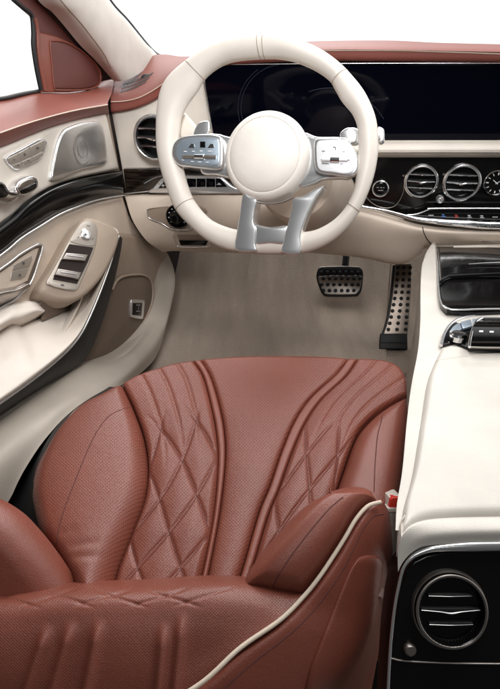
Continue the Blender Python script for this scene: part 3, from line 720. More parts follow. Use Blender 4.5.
# ================================================================== DOOR
TD = -.60
def build_door():
    d = thing('car_door', 'open-view beige car door with red sill, black trim band, speaker and armrest', 'car door', CR*TD+CF*.9+UP*.2)
    d['label'] = 'beige leather car door with red sill, metal speaker, black trim band and armrest'
    # inner carrier sheet
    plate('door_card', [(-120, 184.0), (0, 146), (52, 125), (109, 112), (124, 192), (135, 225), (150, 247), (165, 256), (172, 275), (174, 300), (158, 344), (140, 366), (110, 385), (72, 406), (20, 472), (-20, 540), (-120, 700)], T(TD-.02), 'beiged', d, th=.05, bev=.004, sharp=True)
    # red sill
    rows = [px([(-120, 110.5), (0, 97.5), (20, 93.5), (41, 90), (70, 91.5), (90, 88), (104, 82), (114, 79.5)], T(-.68)),
            px([(-120, 141.0), (0, 115), (40, 103), (75, 97), (112, 92)], T(-.64)),
            px([(-120, 169.0), (0, 129), (26, 120.5), (52, 113), (78, 107), (108, 102)], T(-.592)),
            px([(-120, 175.5), (0, 132.5), (26, 123.5), (52, 115.8), (78, 109.4), (108, 104.5)], T(-.583)),
            px([(-120, 180.0), (0, 136), (26, 127), (52, 118.6), (78, 112), (108.2, 106.5)], T(-.584)),
            px([(-120, 189.0), (0, 147), (26, 136.5), (52, 126.3), (78, 118.8), (109, 112.2)], T(-.60)),
            px([(-120, 189.5), (0, 148.5), (26, 138), (52, 127.5), (78, 120), (109, 113.3)], T(-.62))]
    mk('door_core', *box_geo(CF*.95+CR*(-.70)+UP*.38, CR, CF, UP, .075, .85, .32, .01), 'gap', d)
    plate('corner_plug', [(94, 66), (104, 66), (113, 72), (122, 90), (118, 116), (104, 116), (96, 95)], T(-.70), 'gap', d, th=.004, bev=0, sharp=True)
    sill = loft('window_sill', rows, 'redtop', d, n=70, m=49, th=.012)
    ds = Drape([sill]); seam('sill_stitching', ds, [(0, 133), (26, 123.9), (52, 116.2), (78, 109.9), (107.5, 104.8)], .0011, 'piping', d, n=60)
    # upper cream card
    card = pad('upper_card', [(-120, 194.3), (-120, 309.6)], [(109.5, 112.6), (122.5, 170)], T(-.597), 'cream', d, Tc=[(-120, 194.3), (0, 147.5), (26, 137), (52, 126.8), (78, 119.3), (109.5, 112.6)], Bc=[(-120, 309.6), (0, 228), (26, 206), (52, 190), (78, 181), (104, 175.5), (122.5, 172)], n=60, m=30, r=.01, th=.03)
    # speaker
    so = [(51, 178), (54, 160), (58, 143), (63, 132), (70, 127), (84, 122.5), (97, 121.3), (102, 124), (105, 135), (107.5, 155), (107, 162), (99, 166), (80, 170.5), (62, 179.5), (54, 181)]
    sp = plate('speaker', so, T(-.591), 'satin', d, th=.012, bev=.003, n=90)
    def inset(pts, k, c=None):
        cx_ = sum(p[0] for p in pts)/len(pts); cy_ = sum(p[1] for p in pts)/len(pts)
        return [(cx_+(p[0]-cx_)*k, cy_+(p[1]-cy_)*k) for p in pts]
    gp = plate('speaker_grille', inset(so, .945), T(-.5895), 'speaker', sp, th=.006, bev=.0012, n=90)
    c = T(-.5892)(82, 149); ax, ay, an = CF, UP, CR
    gr = []
    for R0, r0 in ((.030, .002), (.014, .002)):
        pr = [(R0+r0*2.2*math.cos(a_), r0*.12*math.sin(a_)) for a_ in [2*math.pi*k/10 for k in range(11)]]
        gr.append(lathe_geo(c, CR, pr, 56))
    mk('speaker_cone', *join_geo(*gr), 'speaker', sp, [(v.dot(CF), v.z) for g in gr for v in g[0]])
    # memory keys
    mb = plate('memory_keys', [(5.5, 158.5), (9, 155), (24, 147.5), (38, 139.5), (44, 138), (47.5, 142), (46.5, 148), (43, 156), (39, 160), (28, 166), (18, 170), (14, 169), (9, 164)], T(-.593), 'satin', d, th=.01, bev=.0016, sharp=True)
    for q in ([(8, 158.6), (18, 153.6), (20.5, 161.3), (11.5, 164.5)], [(19, 153.2), (29, 147.6), (31.5, 156.4), (21.5, 160.9)], [(30, 147.2), (44, 140.2), (45.6, 143.5), (44.6, 150.2), (32.5, 156)],
              [(12, 165.6), (21, 162.4), (23, 166), (17, 168.8)], [(22, 162), (32, 157.4), (33, 161.6), (24, 165.6)], [(33, 157), (43.5, 151.8), (40.5, 157.6), (34.2, 161)]):
        plate('key', q, T(-.5915), 'button', mb, th=.003, bev=.0006, sharp=True)
    strokes('key_symbol', T(-.5912), [((13, 159.5), (14.8, 160)), ((23.5, 153.6), (25.5, 155)), ((25, 153), (24, 156)), ((36, 147.5), (39, 148.5)), ((36.5, 150), (38, 147)), ((17, 165.5), (19, 165)), ((27, 161.2), (29, 160.3))], .0007, CR, 'icond', mb)
    # seat adjustment switches, chrome edged
    f = T(-.580)
    s0 = plate('seat_switch', [(17, 186), (21, 181), (30, 176.5), (36, 176.5), (38.6, 181), (38, 188), (31, 194), (22, 196), (18, 192)], f, 'chrome', d, th=.02, bev=.004, n=60)
    plate('switch_top', [(19.5, 186), (23, 182), (30, 178.8), (34.6, 179), (34.6, 182), (28, 186), (21, 188.5)], T(-.5785), 'satind', s0, th=.006, bev=.0015, n=40)
    plate('switch_face', [(20.5, 190), (28, 187), (36, 183), (36.5, 187.6), (30.5, 192), (23, 194)], T(-.5785), 'gloss', s0, th=.006, bev=.0015, n=40)
    s1 = plate('seat_switch', [(-12, 190), (-6, 182), (2, 181), (7, 185), (10, 190), (18, 192), (20, 197), (12, 203.5), (4, 204), (-4, 200)], f, 'chrome', d, th=.02, bev=.004, n=60)
    plate('switch_face', [(-9, 188), (-3, 184), (3, 184), (6.6, 190), (8.5, 195), (3, 198), (-5, 196)], T(-.5785), 'gloss', s1, th=.006, bev=.0015, n=40)
    # black lacquer trim band
    up = [(-120, 311.0), (0, 227), (26, 205), (52, 188.5), (78, 179.5), (104, 174.2), (122, 171)]
    lo = [(-120, 340.4), (0, 254), (20, 237.6), (40, 225), (60, 213), (80, 204.6), (100, 198), (123.5, 193.6)]
    U, Lw = cat([(*p, 0) for p in up], 40), cat([(*p, 0) for p in lo], 40)
    def rowmix(k, t): return [T(t)(a.x*(1-k)+b.x*k, a.y*(1-k)+b.y*k) for a, b in zip(U, Lw)]
    loft('trim_band', [rowmix(0, -.60), rowmix(.04, -.590), rowmix(.35, -.585), rowmix(.7, -.584), rowmix(.96, -.588), rowmix(1, -.60)], 'gloss', d, n=80, m=30, th=.015)
    tube('trim_edge', [(-120, 343.6), (0, 256), (20, 239.4), (40, 226.6), (60, 214.4), (80, 206), (100, 199.4), (124, 195)], T(-.585), .0021, 'satin', d, n=60)
    # lower card, soft beige
    lc = pad('lower_card', [(-120, 339.6), (-120, 462.0)], [(124, 196), (131, 216), (140, 232), (150, 245), (158, 252)], T(-.595), 'beige', d, Tc=[(-120, 339.6), (0, 258), (20, 241.5), (40, 228.5), (60, 216.5), (80, 208), (100, 201.5), (124, 196)], Bc=[(-120, 462.0), (0, 390), (60, 340), (120, 290), (158, 252)], n=50, m=40, r=.006, th=.02)
    # front part beside the footwell
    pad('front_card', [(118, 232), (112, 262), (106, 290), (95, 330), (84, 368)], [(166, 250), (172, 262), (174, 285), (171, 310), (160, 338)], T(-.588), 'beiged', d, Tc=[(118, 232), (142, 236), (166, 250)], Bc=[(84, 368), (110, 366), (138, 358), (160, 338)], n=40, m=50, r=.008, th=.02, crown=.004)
    # pocket opening
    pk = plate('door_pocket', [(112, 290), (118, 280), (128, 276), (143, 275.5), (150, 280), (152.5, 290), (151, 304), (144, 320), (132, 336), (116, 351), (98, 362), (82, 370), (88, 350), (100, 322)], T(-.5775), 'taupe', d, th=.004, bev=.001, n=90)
    tube('pocket_edge', [(112, 290), (118, 279.5), (128, 275.4), (143, 275), (150.6, 280), (153, 290), (151.5, 304), (144.5, 320.6), (132.5, 337), (116.4, 352), (98, 363), (82, 371)], T(-.576), .0035, 'beiged', pk, n=60)
    bt = plate('boot_button', [(131.5, 301), (134, 299.5), (143, 300), (144.8, 302), (143.4, 317), (141.5, 319), (133, 317.5), (131, 315)], T(-.572), 'satin', d, th=.006, bev=.0015, n=50)
    plate('button_face', [(133.3, 303), (142.5, 303), (141.6, 316), (133, 315)], T(-.5705), 'gloss', bt, th=.003, bev=.0008, sharp=True)
    strokes('button_symbol', T(-.5700), [((136, 305), (140, 305)), ((138.6, 306), (138.2, 309.5)), ((136, 311), (139.5, 311.2))], .0006, CR, 'icon', bt)
    # lower sweep of the door under the pocket
    def rt(pts, t): 
        n_ = len(pts); return [T(t if k < n_-5 else t+(-.589-t)*(k-(n_-6))/5)(*p) for k, p in enumerate(pts)]
    rows = [rt([(-120, 501.0), (0, 417), (38, 391), (72, 368), (98, 360), (118, 351.5), (134, 336), (146, 318), (152.5, 298), (154, 284), (151, 272)], -.565),
            rt([(-120, 505.0), (0, 421), (38, 395), (74, 374), (102, 363), (122, 354), (140, 337), (152, 318), (158, 296), (160, 279), (156, 262)], -.545),
            rt([(-120, 536.0), (0, 440), (38, 410), (78, 384), (108, 370), (130, 356), (148, 338), (160, 318), (166, 292), (167, 274), (162, 257)], -.515),
            rt([(-120, 576.4), (0, 466), (30, 438), (62, 407), (100, 386), (130, 370), (154, 346), (166, 322), (172, 290), (172, 270), (166, 255)], -.488),
            rt([(-120, 683.0), (0, 515), (22, 474), (46, 438), (76, 408), (112, 390), (142, 372), (160, 348), (174, 292), (174, 270), (168, 254)], -.475)]
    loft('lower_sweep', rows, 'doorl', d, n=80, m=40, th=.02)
    # black inlay and bright line under the armrest
    iu = [(-120, 480.8), (0, 404), (49, 368), (76, 342), (92, 314), (108, 272), (116.5, 243), (119.5, 236)]
    il = [(-120, 502.4), (0, 416), (38, 390.5), (74, 368), (89, 354), (104, 317), (115.5, 276), (121, 250), (122.4, 238)]
    U2, L2 = cat([(*p, 0) for p in iu], 50), cat([(*p, 0) for p in il], 50)
    f2 = lambda k, t: [T(t)(a.x*(1-k)+b.x*k, a.y*(1-k)+b.y*k) for a, b in zip(U2, L2)]
    loft('armrest_inlay', [f2(0, -.52), f2(.5, -.528), f2(1, -.55)], 'black', d, n=70, m=10, th=.02)
    # armrest body
    top_ = [(-120, 440.4), (0, 330), (19, 326), (40, 317), (55, 312), (70, 303), (80, 292), (90, 270), (100, 245), (110, 228), (117, 229)]
    edg = [(-120, 478.8), (0, 402), (49, 366), (76, 340), (91, 312), (107.5, 270), (116, 242), (119, 234)]
    A, B = cat([(*p, 0) for p in top_], 60), cat([(*p, 0) for p in edg], 60)
    g = lambda k, t: [T(t)(a.x*(1-k)+b.x*k, a.y*(1-k)+b.y*k) for a, b in zip(A, B)]
    arm = loft('armrest', [g(0, -.595), g(.08, -.575), g(.5, -.545), g(.85, -.512), g(.97, -.505), g(1, -.52)], 'doorb', d, n=70, m=46, th=.03)
    da = Drape([arm])
    tube('armrest_edge', [(-120, 482.2), (0, 403), (49, 367), (76, 341), (91.5, 313), (108, 271), (116.5, 243), (119, 236)], T(-.512), .0022, 'satin', d, n=60)
    # switch pod, raised above the armrest
    PO = [(84, 218), (92, 217), (103, 220.5), (113, 225), (119.5, 232), (120, 241), (114, 258), (104, 276), (92, 290), (80, 299), (68, 302), (52, 299.5), (40.5, 293), (41, 285), (52, 268), (64, 247), (73, 232)]
    pc = T(-.535)(80, 262); pn = (CR*.80+UP*.52-CF*.30).normalized(); PF = lambda o: PL(pc+pn*o, pn)
    pod = plate('switch_pod', PO, PF(0), 'beiged', d, th=.045, bev=.010, n=110, ang=60)
    sp_ = [(79, 226), (85, 221.5), (92, 221.5), (96.5, 226), (97.5, 234), (94.5, 250), (89, 264), (82, 280), (76.5, 290), (66, 290), (54, 287), (46.5, 283), (51, 274), (60, 258), (69, 241)]
    sp2 = plate('window_switch_panel', sp_, PF(.0025), 'button', pod, th=.004, bev=.001, n=110)
    plate('panel_insert', [(69.5, 244), (93.5, 247.5), (88, 262), (77, 284), (53, 279.5), (60, 262)], PF(.003), 'gap', sp2, th=.001, bev=0, sharp=True)
    # mirror adjuster
    plate('mirror_panel', [(78.6, 228), (84.5, 223), (91.5, 223), (95.4, 227), (95.8, 234), (93.6, 245.6), (71.5, 242), (74, 236)], PF(.0038), 'button', sp2, th=.003, bev=.0008, n=60)
    c = PF(.0045)(85.6, 234.6); lathe('mirror_knob', c, pn, [(.0115, 0), (.0115, .003), (.010, .004), (.0092, .003), (.0088, .0045), (0, .0055)], 'satin', sp2, 32)
    strokes('symbol', PF(.0106), [((84, 234.6), (87.2, 234.6)), ((85.6, 232.8), (85.6, 236.4))], .0006, pn, 'icond', sp2)
    strokes('symbol', PF(.0046), [((86.5, 225.4), (90, 226)), ((77.5, 238), (79, 236.6)), ((92, 240), (93.4, 238))], .0006, pn, 'icond', sp2)
    for (a, b, c_, e) in (((66.4, 252.6), (88.5, 254.5), (85.6, 261), (62.6, 259)), ((58.3, 268.4), (82, 272.2), (79, 279.4), (55.2, 274.6))):
        k_ = plate('window_switch', [a, b, c_, e], PF(.009), 'satind', sp2, th=.010, bev=.0018, sharp=True)
        mx, my = (a[0]+b[0]+c_[0]+e[0])/4, (a[1]+b[1]+c_[1]+e[1])/4
        tube('switch_ridge', [(mx-8, my-1.6), (mx+8, my+.6)], PF(.0096), .0009, 'chrome', k_, n=6)
    plate('lock_switch', [(50.5, 281), (77, 286.5), (75, 289.6), (66, 289.4), (55, 287), (48.6, 283.8)], PF(.0042), 'button', sp2, th=.003, bev=.0008, sharp=True)
    strokes('symbol', PF(.0048), [((61, 284.6), (64, 285.4))], .0012, pn, 'icond', sp2)
    # pull handle recess with two keys
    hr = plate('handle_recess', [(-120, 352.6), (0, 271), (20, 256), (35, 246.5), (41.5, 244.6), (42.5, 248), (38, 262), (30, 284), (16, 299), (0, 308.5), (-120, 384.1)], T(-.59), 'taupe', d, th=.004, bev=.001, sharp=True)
    plate('recess_face', [(-120, 353.9), (0, 273.5), (20, 258.5), (34, 249), (39, 248), (35, 261), (27.5, 281), (14, 287), (0, 290), (-120, 314.0)], T(-.588), 'beige', hr, th=.003, bev=.001, sharp=True)
    for q in ([(14, 265), (32, 255.5), (32.5, 259), (29.5, 266.5), (12.5, 270.5)], [(12, 271.5), (29.2, 267.5), (25.5, 276.6), (21, 279), (10.5, 280.5)]):
        plate('lock_key', q, T(-.5865), 'button', hr, th=.003, bev=.0007, sharp=True)
    strokes('key_symbol', T(-.5862), [((22, 262), (24.6, 264)), ((24.4, 261.4), (22.6, 265)), ((18.5, 274.5), (20.5, 276)), ((20.6, 273.6), (19, 276.6))], .0007, CR, 'icond', hr)
    tube('recess_rim', [(-120, 349.9), (0, 269.5), (20, 254.5), (36, 245.4), (41.6, 244), (42.6, 247.6), (38.6, 261), (30.6, 283), (16, 298.6), (0, 308), (-120, 375.2)], T(-.586), .0022, 'satin', hr, n=80)
    loft('pull_handle', [px([(-120, 314.7), (0, 289.5), (12, 288), (25, 283)], T(-.585)), px([(-120, 323.5), (0, 293.5), (14, 291), (29, 283.5)], T(-.568)), px([(-120, 351.4), (0, 301), (14, 296), (30, 285)], T(-.575)), px([(-120, 363.6), (0, 306), (14, 299), (31, 286)], T(-.588))], 'satind', hr, n=24, m=20, th=.006)
    # lip under the handle
    loft('handle_lip', [px([(-120, 376.5), (0, 310.5), (20, 303), (36, 301.5), (43, 307)], T(-.585)), px([(-120, 390.8), (0, 314), (20, 306), (38, 303.5), (45.5, 309.5)], T(-.575)), px([(-120, 407.6), (0, 326), (20, 318), (36, 311.5), (44, 312)], T(-.56)), px([(-120, 421.8), (0, 333), (20, 327.5), (40, 318), (43, 314)], T(-.59))], 'doorb', d, n=40, m=24, th=.01)
    # flat dark plate painted as the shadow in the recess under the pod
    plate('recess_shadow', [(41, 303), (56, 301), (72, 301), (88, 292), (84, 300), (70, 309), (52, 317), (42, 321), (44.5, 312)], T(-.568), 'taupe', d, th=.003, bev=.001, n=50)
    # mirror corner
    mc = plate('mirror_corner', [(36, 31), (40, 32), (58, 36.5), (72, 43), (84, 51), (94, 60.5), (101, 69), (103, 78), (100, 85.5), (90, 90), (70, 92.5), (42, 92.5)], T(-.665), 'red', d, th=.006, bev=.003, sharp=True)
    mi = plate('corner_inset', [(51, 43.5), (54, 41.6), (64, 43), (76, 48.5), (87, 57), (96, 66.5), (99.5, 75), (97, 84.5), (84, 88.5), (58, 88.8), (55.3, 86.5), (53.5, 66)], T(-.6620), 'redd', mc, th=.006, bev=.003, n=80)
    tube('corner_seam', [(50, 43), (53.5, 40.8), (64, 42), (76, 47.5), (87.6, 56), (97, 65.6), (100.7, 75), (98, 85.6), (84, 89.6), (58, 90), (54.2, 87.5), (52.2, 66)], T(-.664), .0015, 'red', mc, n=90, closed=True)
    # window frame going up and back along the pillar
    plate('window_frame', [(-40, -46), (20, -46), (36, -2), (52, 12), (66, 28), (80, 45), (95, 58), (104, 68), (98, 66), (84, 52), (72, 44), (58, 37.5), (40, 33), (36.5, 32), (32.5, 17), (13, 0)], T(-.672), 'redd', d, th=.005, bev=.002, sharp=True)
    tube('window_seal', [(13.5, -.5), (24, 8.6), (31.6, 15.5), (33.4, 32), (33.4, 46), (36.5, 68), (41, 90)], T(-.668), .0045, 'black', d, n=60)
    tube('window_seal', [(-120, 115.2), (0, 98.8), (20, 94.6), (41, 90.6)], T(-.672), .0036, 'black', d, n=30)
    tube('frame_edge', [(34.6, 18), (37.2, 30), (38.2, 48), (40.6, 68), (44.6, 90)], T(-.664), .004, 'red', d, n=30)
    # glass pane
    pts = [T(-.69)(x, y) for x, y in ((-120, -46), (18, -46), (36, 20), (45, 94), (-120, 118))]
    mk('window_pane', pts+[p-CR*.004 for p in pts], [(0, 1, 2, 3, 4), (9, 8, 7, 6, 5), (0, 5, 6, 1), (1, 6, 7, 2), (2, 7, 8, 3), (3, 8, 9, 4), (4, 9, 5, 0)], 'glass', d, ang=20)
build_door()

# ================================================================== PILLAR + WINDSCREEN
def build_pillar():
    p = thing('windscreen_pillar', 'pale grey fabric windscreen pillar rising from the dashboard corner', 'pillar', S(1.5)(125, 78))
    a = [(8, -46), (38, 0), (52, 12), (66, 28), (80, 45), (92, 57), (104, 70), (113, 80.5)]
    b = [(34, -46), (62, 0), (76, 16), (92, 36), (104, 52), (112, 65), (122, 81)]
    c = [(62, -46), (88, 0), (104, 20), (118, 40), (128, 54), (131, 62), (138, 74.5)]
    e = [(82, -46), (108.5, 0), (126, 20), (143, 41), (153, 51.5), (155, 53), (158.5, 57)]
    rows = [px(a, T(-.66)), px(b, T(-.625)), px(c, T(-.615)), px(e, T(-.63)), [q-CR*.05+CF*.05 for q in px(e, T(-.63))]]
    o = loft('pillar_trim', rows, 'pillar', p, n=50, m=40, th=.015)
    dr = Drape([o]); seam('pillar_fold', dr, [(52, -12), (64, 4), (80, 22), (94, 40), (104, 54), (111, 68)], .0016, 'beiged', p, n=40, lift=-.0006)
    tube('pillar_seal', [(34, -6), (48, 9.5), (63, 26.5), (77, 43), (90, 56.5), (98, 65), (105, 73)], T(-.672), .007, 'gap', p, n=40)
    w = thing('windscreen', 'clear windscreen glass edged with a thin black band above the dashboard', 'windscreen', S(1.6)(300, 50))
    tube('black_band', [(84, -46), (110.5, 0), (128, 20), (145, 41), (153, 50), (160, 55), (172, 57.2), (192, 57.4)], T(-.665), .0028, 'black', w, n=60)
    q = [onpl(x, y, (CF*.55-UP*.0+UP*.8).normalized(), (S(1.66)(330, 50)).dot((CF*.55+UP*.8).normalized())) for x, y in ((100, -30), (560, -30), (560, 48), (150, 56))]
    nn = (CF*.55+UP*.8).normalized()
    mk('glass_pane', q+[v+nn*.005 for v in q], [(0, 1, 2, 3), (7, 6, 5, 4), (0, 4, 5, 1), (1, 5, 6, 2), (2, 6, 7, 3), (3, 7, 4, 0)], 'glass', w, ang=20)
build_pillar()

# ================================================================== SEAT
def zc(x, y):
    t = max(0, min(1.2, (600-y)/245)); return .262+.098*t**1.15
def CZ(dz=0): return lambda x, y: Z(zc(x, y)+dz)(x, y)
seat = thing('driver_seat', 'red perforated leather driver seat with quilted inserts, side bolsters and cream piping', 'car seat', Vector((0, .6, .04)))
def build_seat():
    s = seat
    T1a = [(193, 359), (203, 375), (210, 400), (216, 430), (218, 462), (214, 510), (207, 550), (198, 590), (190, 625)]
    T1b = [(200, 358), (210, 375), (218, 400), (224, 430), (225, 462), (220, 510), (213, 550), (205, 590), (197, 625)]
    T2a = [(349, 357), (336, 374), (311, 397), (295, 420), (282, 450), (270, 485), (259, 512), (245, 560), (236, 590), (228, 625)]
    T2b = [(358, 357), (345, 376), (320, 400), (304, 424), (291, 454), (279, 488), (268, 515), (254, 562), (245, 590), (237, 625)]
    S1 = [(122, 382), (134, 407), (144, 436), (148, 468), (144, 500), (132, 532), (120, 562), (114, 582), (104, 620)]
    S2 = [(408, 393), (392, 401), (376, 412), (362, 426), (354, 440), (344, 468), (336, 492), (326, 530), (318, 560), (308, 600)]
    Lo = [(122, 381), (108, 386), (96, 393), (82, 400), (70, 409), (52, 430), (36, 460), (29, 486), (30, 502), (37, 530), (54, 556), (70, 584), (80, 615)]
    kp = dict(n=70, m=150)
    def quilt(u, v, cols, vert, phase=0, start=.16, depth=.0034, wid=.055, k=5.2):
        f = max(0, min(1, (v-start)/.12))
        d = 0
        def near(q): 
            q = abs(q-round(q)); return math.exp(-(q/wid)**2)
        vv = (v-.1)*k+phase
        dl = max(near(u*cols+vv), near(u*cols-vv))
        d = -depth*dl*f
        dv = 0
        for c in vert: dv = max(dv, math.exp(-((u-c)/.03)**2))
        d -= depth*.8*dv*max(0, min(1, (.42-v)/.2))
        a = math.sin(math.pi*(u*cols+vv)); b = math.sin(math.pi*(u*cols-vv))
        d += .0026*f*abs(a*b)
        return d
    # centre panel
    ctr = pad('centre_panel', T1b, T2a, CZ(), 'redp', s, back=-UP*.05, Tc=[(200, 358), (240, 355.5), (280, 355), (320, 355.5), (349, 357)], n=60, m=150, r=.006, crown=.012, th=.05, edges=(1, 1, 1, 0), disp=lambda u, v, x, y: .006*math.exp(-(v/.05)**2)*0)
    def wv(u, v, x, y): return 0
    # tubes either side
    pad('welt', T1a, T1b, CZ(.001), 'red', s, back=-UP*.04, n=14, m=120, r=.0045, crown=.0018, th=.04, edges=(1, 1, 1, 0))
    pad('welt', T2a, T2b, CZ(.001), 'red', s, back=-UP*.04, n=14, m=120, r=.0045, crown=.0018, th=.04, edges=(1, 1, 1, 0))
    # quilted inserts
    lq = pad('quilted_insert', S1, T1a, CZ(.004), 'redp', s, back=-UP*.05, Tc=[(122, 382), (136, 374), (150, 369), (172, 362.5), (193, 359)], n=110, m=200, r=.008, crown=.008, th=.05, edges=(1, 1, 1, 0), disp=lambda u, v, x, y: quilt(u, v, 2.0, (.27, .52, .77), .0, start=.16, k=3.6, depth=.0021))
    rq = pad('quilted_insert', T2b, S2, CZ(.004), 'redp', s, back=-UP*.05, Tc=[(358, 357), (380, 358.5), (394, 362), (402, 368), (406.5, 378), (408, 393)], n=130, m=180, r=.008, crown=.010, th=.05, edges=(1, 1, 1, 0), disp=lambda u, v, x, y: quilt(u, v, 2.0, (.27, .52, .77), .35, start=.26, k=3.6, depth=.0021))
    def quilt_stitch(pad_, Lc, Rc, Tc, cols, k, phase, start):
        P = coons(Lc, Rc, Tc, [Lc[-1], Rc[-1]], 60, 120); dr = Drape([pad_]); gs = []
        for sg in (1, -1):
            for c in range(-6, 8):
                run = []
                for a in range(41):
                    u = a/40; v = (c-sg*u*cols-phase)/k+.1 if sg == 1 else (u*cols-c-phase)/k+.1
                    if start < v < .985 and .02 < u < .98:
                        i, j = v*119, u*59; i0, j0 = min(118, int(i)), min(58, int(j)); q = [P[i0][j0][w]*(1-(i-i0))*(1-(j-j0))+P[i0+1][j0][w]*(i-i0)*(1-(j-j0))+P[i0][j0+1][w]*(1-(i-i0))*(j-j0)+P[i0+1][j0+1][w]*(i-i0)*(j-j0) for w in (0, 1)]
                        p = dr(q[0], q[1], 0)
                        if p is not None: run.append(p)
                if len(run) > 4: gs.append(tube_geo(run, .0005, -1, 6))
        mk('quilting_stitch', *join_geo(*gs), 'seamred', pad_, ang=80)
    quilt_stitch(lq, S1, T1a, [(122, 382), (136, 374), (150, 369), (172, 362.5), (193, 359)], 2.0, 3.6, .0, .2)
    quilt_stitch(rq, T2b, S2, [(358, 357), (380, 358.5), (394, 362), (402, 368), (406.5, 378), (408, 393)], 2.0, 3.6, .35, .3)
    # bolsters
    def wrink(u, v, x, y):
        w = 0
        for (x0, y0, x1, y1, a) in ((72, 556, 104, 548, .0016), (66, 566, 112, 563, .0015), (60, 543, 84, 536, .0010)):
            t = max(0, min(1, ((x-x0)*(x1-x0)+(y-y0)*(y1-y0))/((x1-x0)**2+(y1-y0)**2))); dd = math.hypot(x-x0-(x1-x0)*t, y-y0-(y1-y0)*t); w -= a*math.exp(-(dd/4)**2)*min(1, 4*t*(1-t)+.1)
        return w
    lb = pad('bolster', Lo, [(122, 381)]+S1[1:], CZ(.010), 'redp', s, back=-UP*.09, Tc=[(122, 381), (122.2, 381.2)], Bc=[(80, 615), (92, 618), (104, 620)], n=80, m=150, r=.028, crown=.026, th=.09, edges=(1, 1, 1, 0), disp=wrink)
    E = [(409, 393), (410.5, 410), (409, 432), (405, 470), (399, 508), (394, 545), (388, 600)]
    rb = pad('bolster', S2, E, CZ(.012), 'red', s, back=-UP*.09, Tc=[(408, 392.5), (409, 393)], Bc=[(308, 600), (350, 602), (388, 600)], n=70, m=130, r=.024, crown=.020, th=.09, edges=(1, 1, 1, 0))
    dl, drr = Drape([lb]), Drape([rb])
    seam('bolster_stitching', dl, [(131, 407), (120, 410), (108, 417), (98, 430), (90, 445), (82, 464), (74, 484), (66, 505), (60, 524), (56, 546)], .0009, 'seamred', lb, n=70, lift=-.0004)
    seam('bolster_stitching', drr, [(384, 407), (381, 422), (377.5, 436), (375, 465), (374, 492)], .0009, 'seamred', rb, n=40, lift=-.0004)
    # piping round the outside of the cushion
    tube('piping', [(104, 395), (88, 402), (74, 412), (57, 434), (42.5, 462), (35.5, 487), (36, 503), (42, 528), (58, 553)], CZ(-.012), .0012, 'piping', s, n=60, lift=.002)
    loft('door_gap_shade', [px([(122, 385), (98, 399), (76, 413), (57, 437), (44, 464), (38, 488), (39, 510), (46, 540)], CZ(-.02)), px([(116, 387), (92, 398), (70, 413), (50, 436), (36, 463), (30, 488), (30, 510), (36, 542)], CZ(-.06)), px([(104, 386), (74, 407), (45, 438), (20, 476), (0, 512), (-30, 560), (-40, 580), (-50, 600)], Z(.12))], 'black', s, n=50, m=16, th=.01, back=-UP*.02)  # black sheet added in place of the shade between cushion and door
    # frame and shell under the pads
    ou = [(125, 384), (150, 372), (200, 361), (280, 358), (360, 360), (402, 372), (407, 400), (402, 470), (392, 560), (388, 620), (250, 640), (90, 620), (60, 560), (36, 505), (36, 470), (56, 436), (80, 408), (104, 394)]
    q = smooth_out(ou, 90); top = [Z(zc(v.x, v.y)-.03)(v.x, v.y) for v in q]; cc = sum(top, Vector())/len(top)
    V = list(top)
    for z_, k in ((.24, .97), (.15, .93), (.10, .90)):
        V += [Vector((cc.x+(p.x-cc.x)*k, cc.y+(p.y-cc.y)*k, min(p.z, z_))) for p in top]
    n = len(top); Fc = []
    for r_ in range(3):
        for i in range(n): Fc.append((r_*n+i, r_*n+(i+1) % n, (r_+1)*n+(i+1) % n, (r_+1)*n+i))
    for t in tessellate_polygon([[V[i] for i in range(n)]]): Fc.append(t)
    for t in tessellate_polygon([[V[i] for i in range(3*n, 4*n)]]): Fc.append(tuple(3*n+i for i in t))
    mk('seat_base', V, Fc, 'redd', s, ang=60)
    mk('seat_rail', *box_geo(Vector((-.13, .62, .075)), CR, CF, UP, .02, .22, .035, .004), 'black', s)
    mk('seat_rail', *box_geo(Vector((.06, .60, .075)), CR, CF, UP, .02, .22, .035, .004), 'black', s)
    # ---------------- backrest
    def segd(x, y, a, b):
        t = max(0, min(1, ((x-a[0])*(b[0]-a[0])+(y-a[1])*(b[1]-a[1]))/((b[0]-a[0])**2+(b[1]-a[1])**2)))
        return math.hypot(x-a[0]-(b[0]-a[0])*t, y-a[1]-(b[1]-a[1])*t), t
    rowsp = [([(-50, 590), (60, 584), (150, 578), (245, 577), (303, 588)], .600),
             ([(-50, 598), (60, 591.5), (150, 585.5), (245, 583.5), (305, 593)], .562),
             ([(-50, 612), (60, 604), (150, 598), (243, 600), (290, 611)], .540),
             ([(-50, 632), (60, 626), (150, 622), (226, 626), (268, 629)], .527),
             ([(-50, 660), (60, 657), (130, 656), (190, 660), (234, 653)], .517),
             ([(-50, 690), (60, 690), (120, 690), (160, 690), (200, 684)], .510),
             ([(-50, 730), (40, 733), (90, 733), (120, 728), (146, 714)], .505),
             ([(-50, 790), (0, 795), (30, 795), (50, 780), (70, 745)], .515)]
    rows = [px(cat([(*p, 0) for p in r_], 30), D(dd)) for r_, dd in rowsp]
    def topx(p):
        v = p-EYE; z_ = v.dot(FW); return 250+F*v.x/z_, 344.5-F*v.dot(Vector((0, math.sin(PITCH), math.cos(PITCH))))/z_
    ridges = [((50, 622), (24, 700)), ((74, 618), (50, 700)), ((101, 616), (84, 700)), ((165, 620), (158, 700)), ((183, 609), (175, 700))]
    qlines = [((x0, 607), (x0+66, 587)) for x0 in (-90, -36, 18, 72, 126, 170)]+[((x0, 589), (x0+58, 608)) for x0 in (-70, -16, 38, 92, 146)]
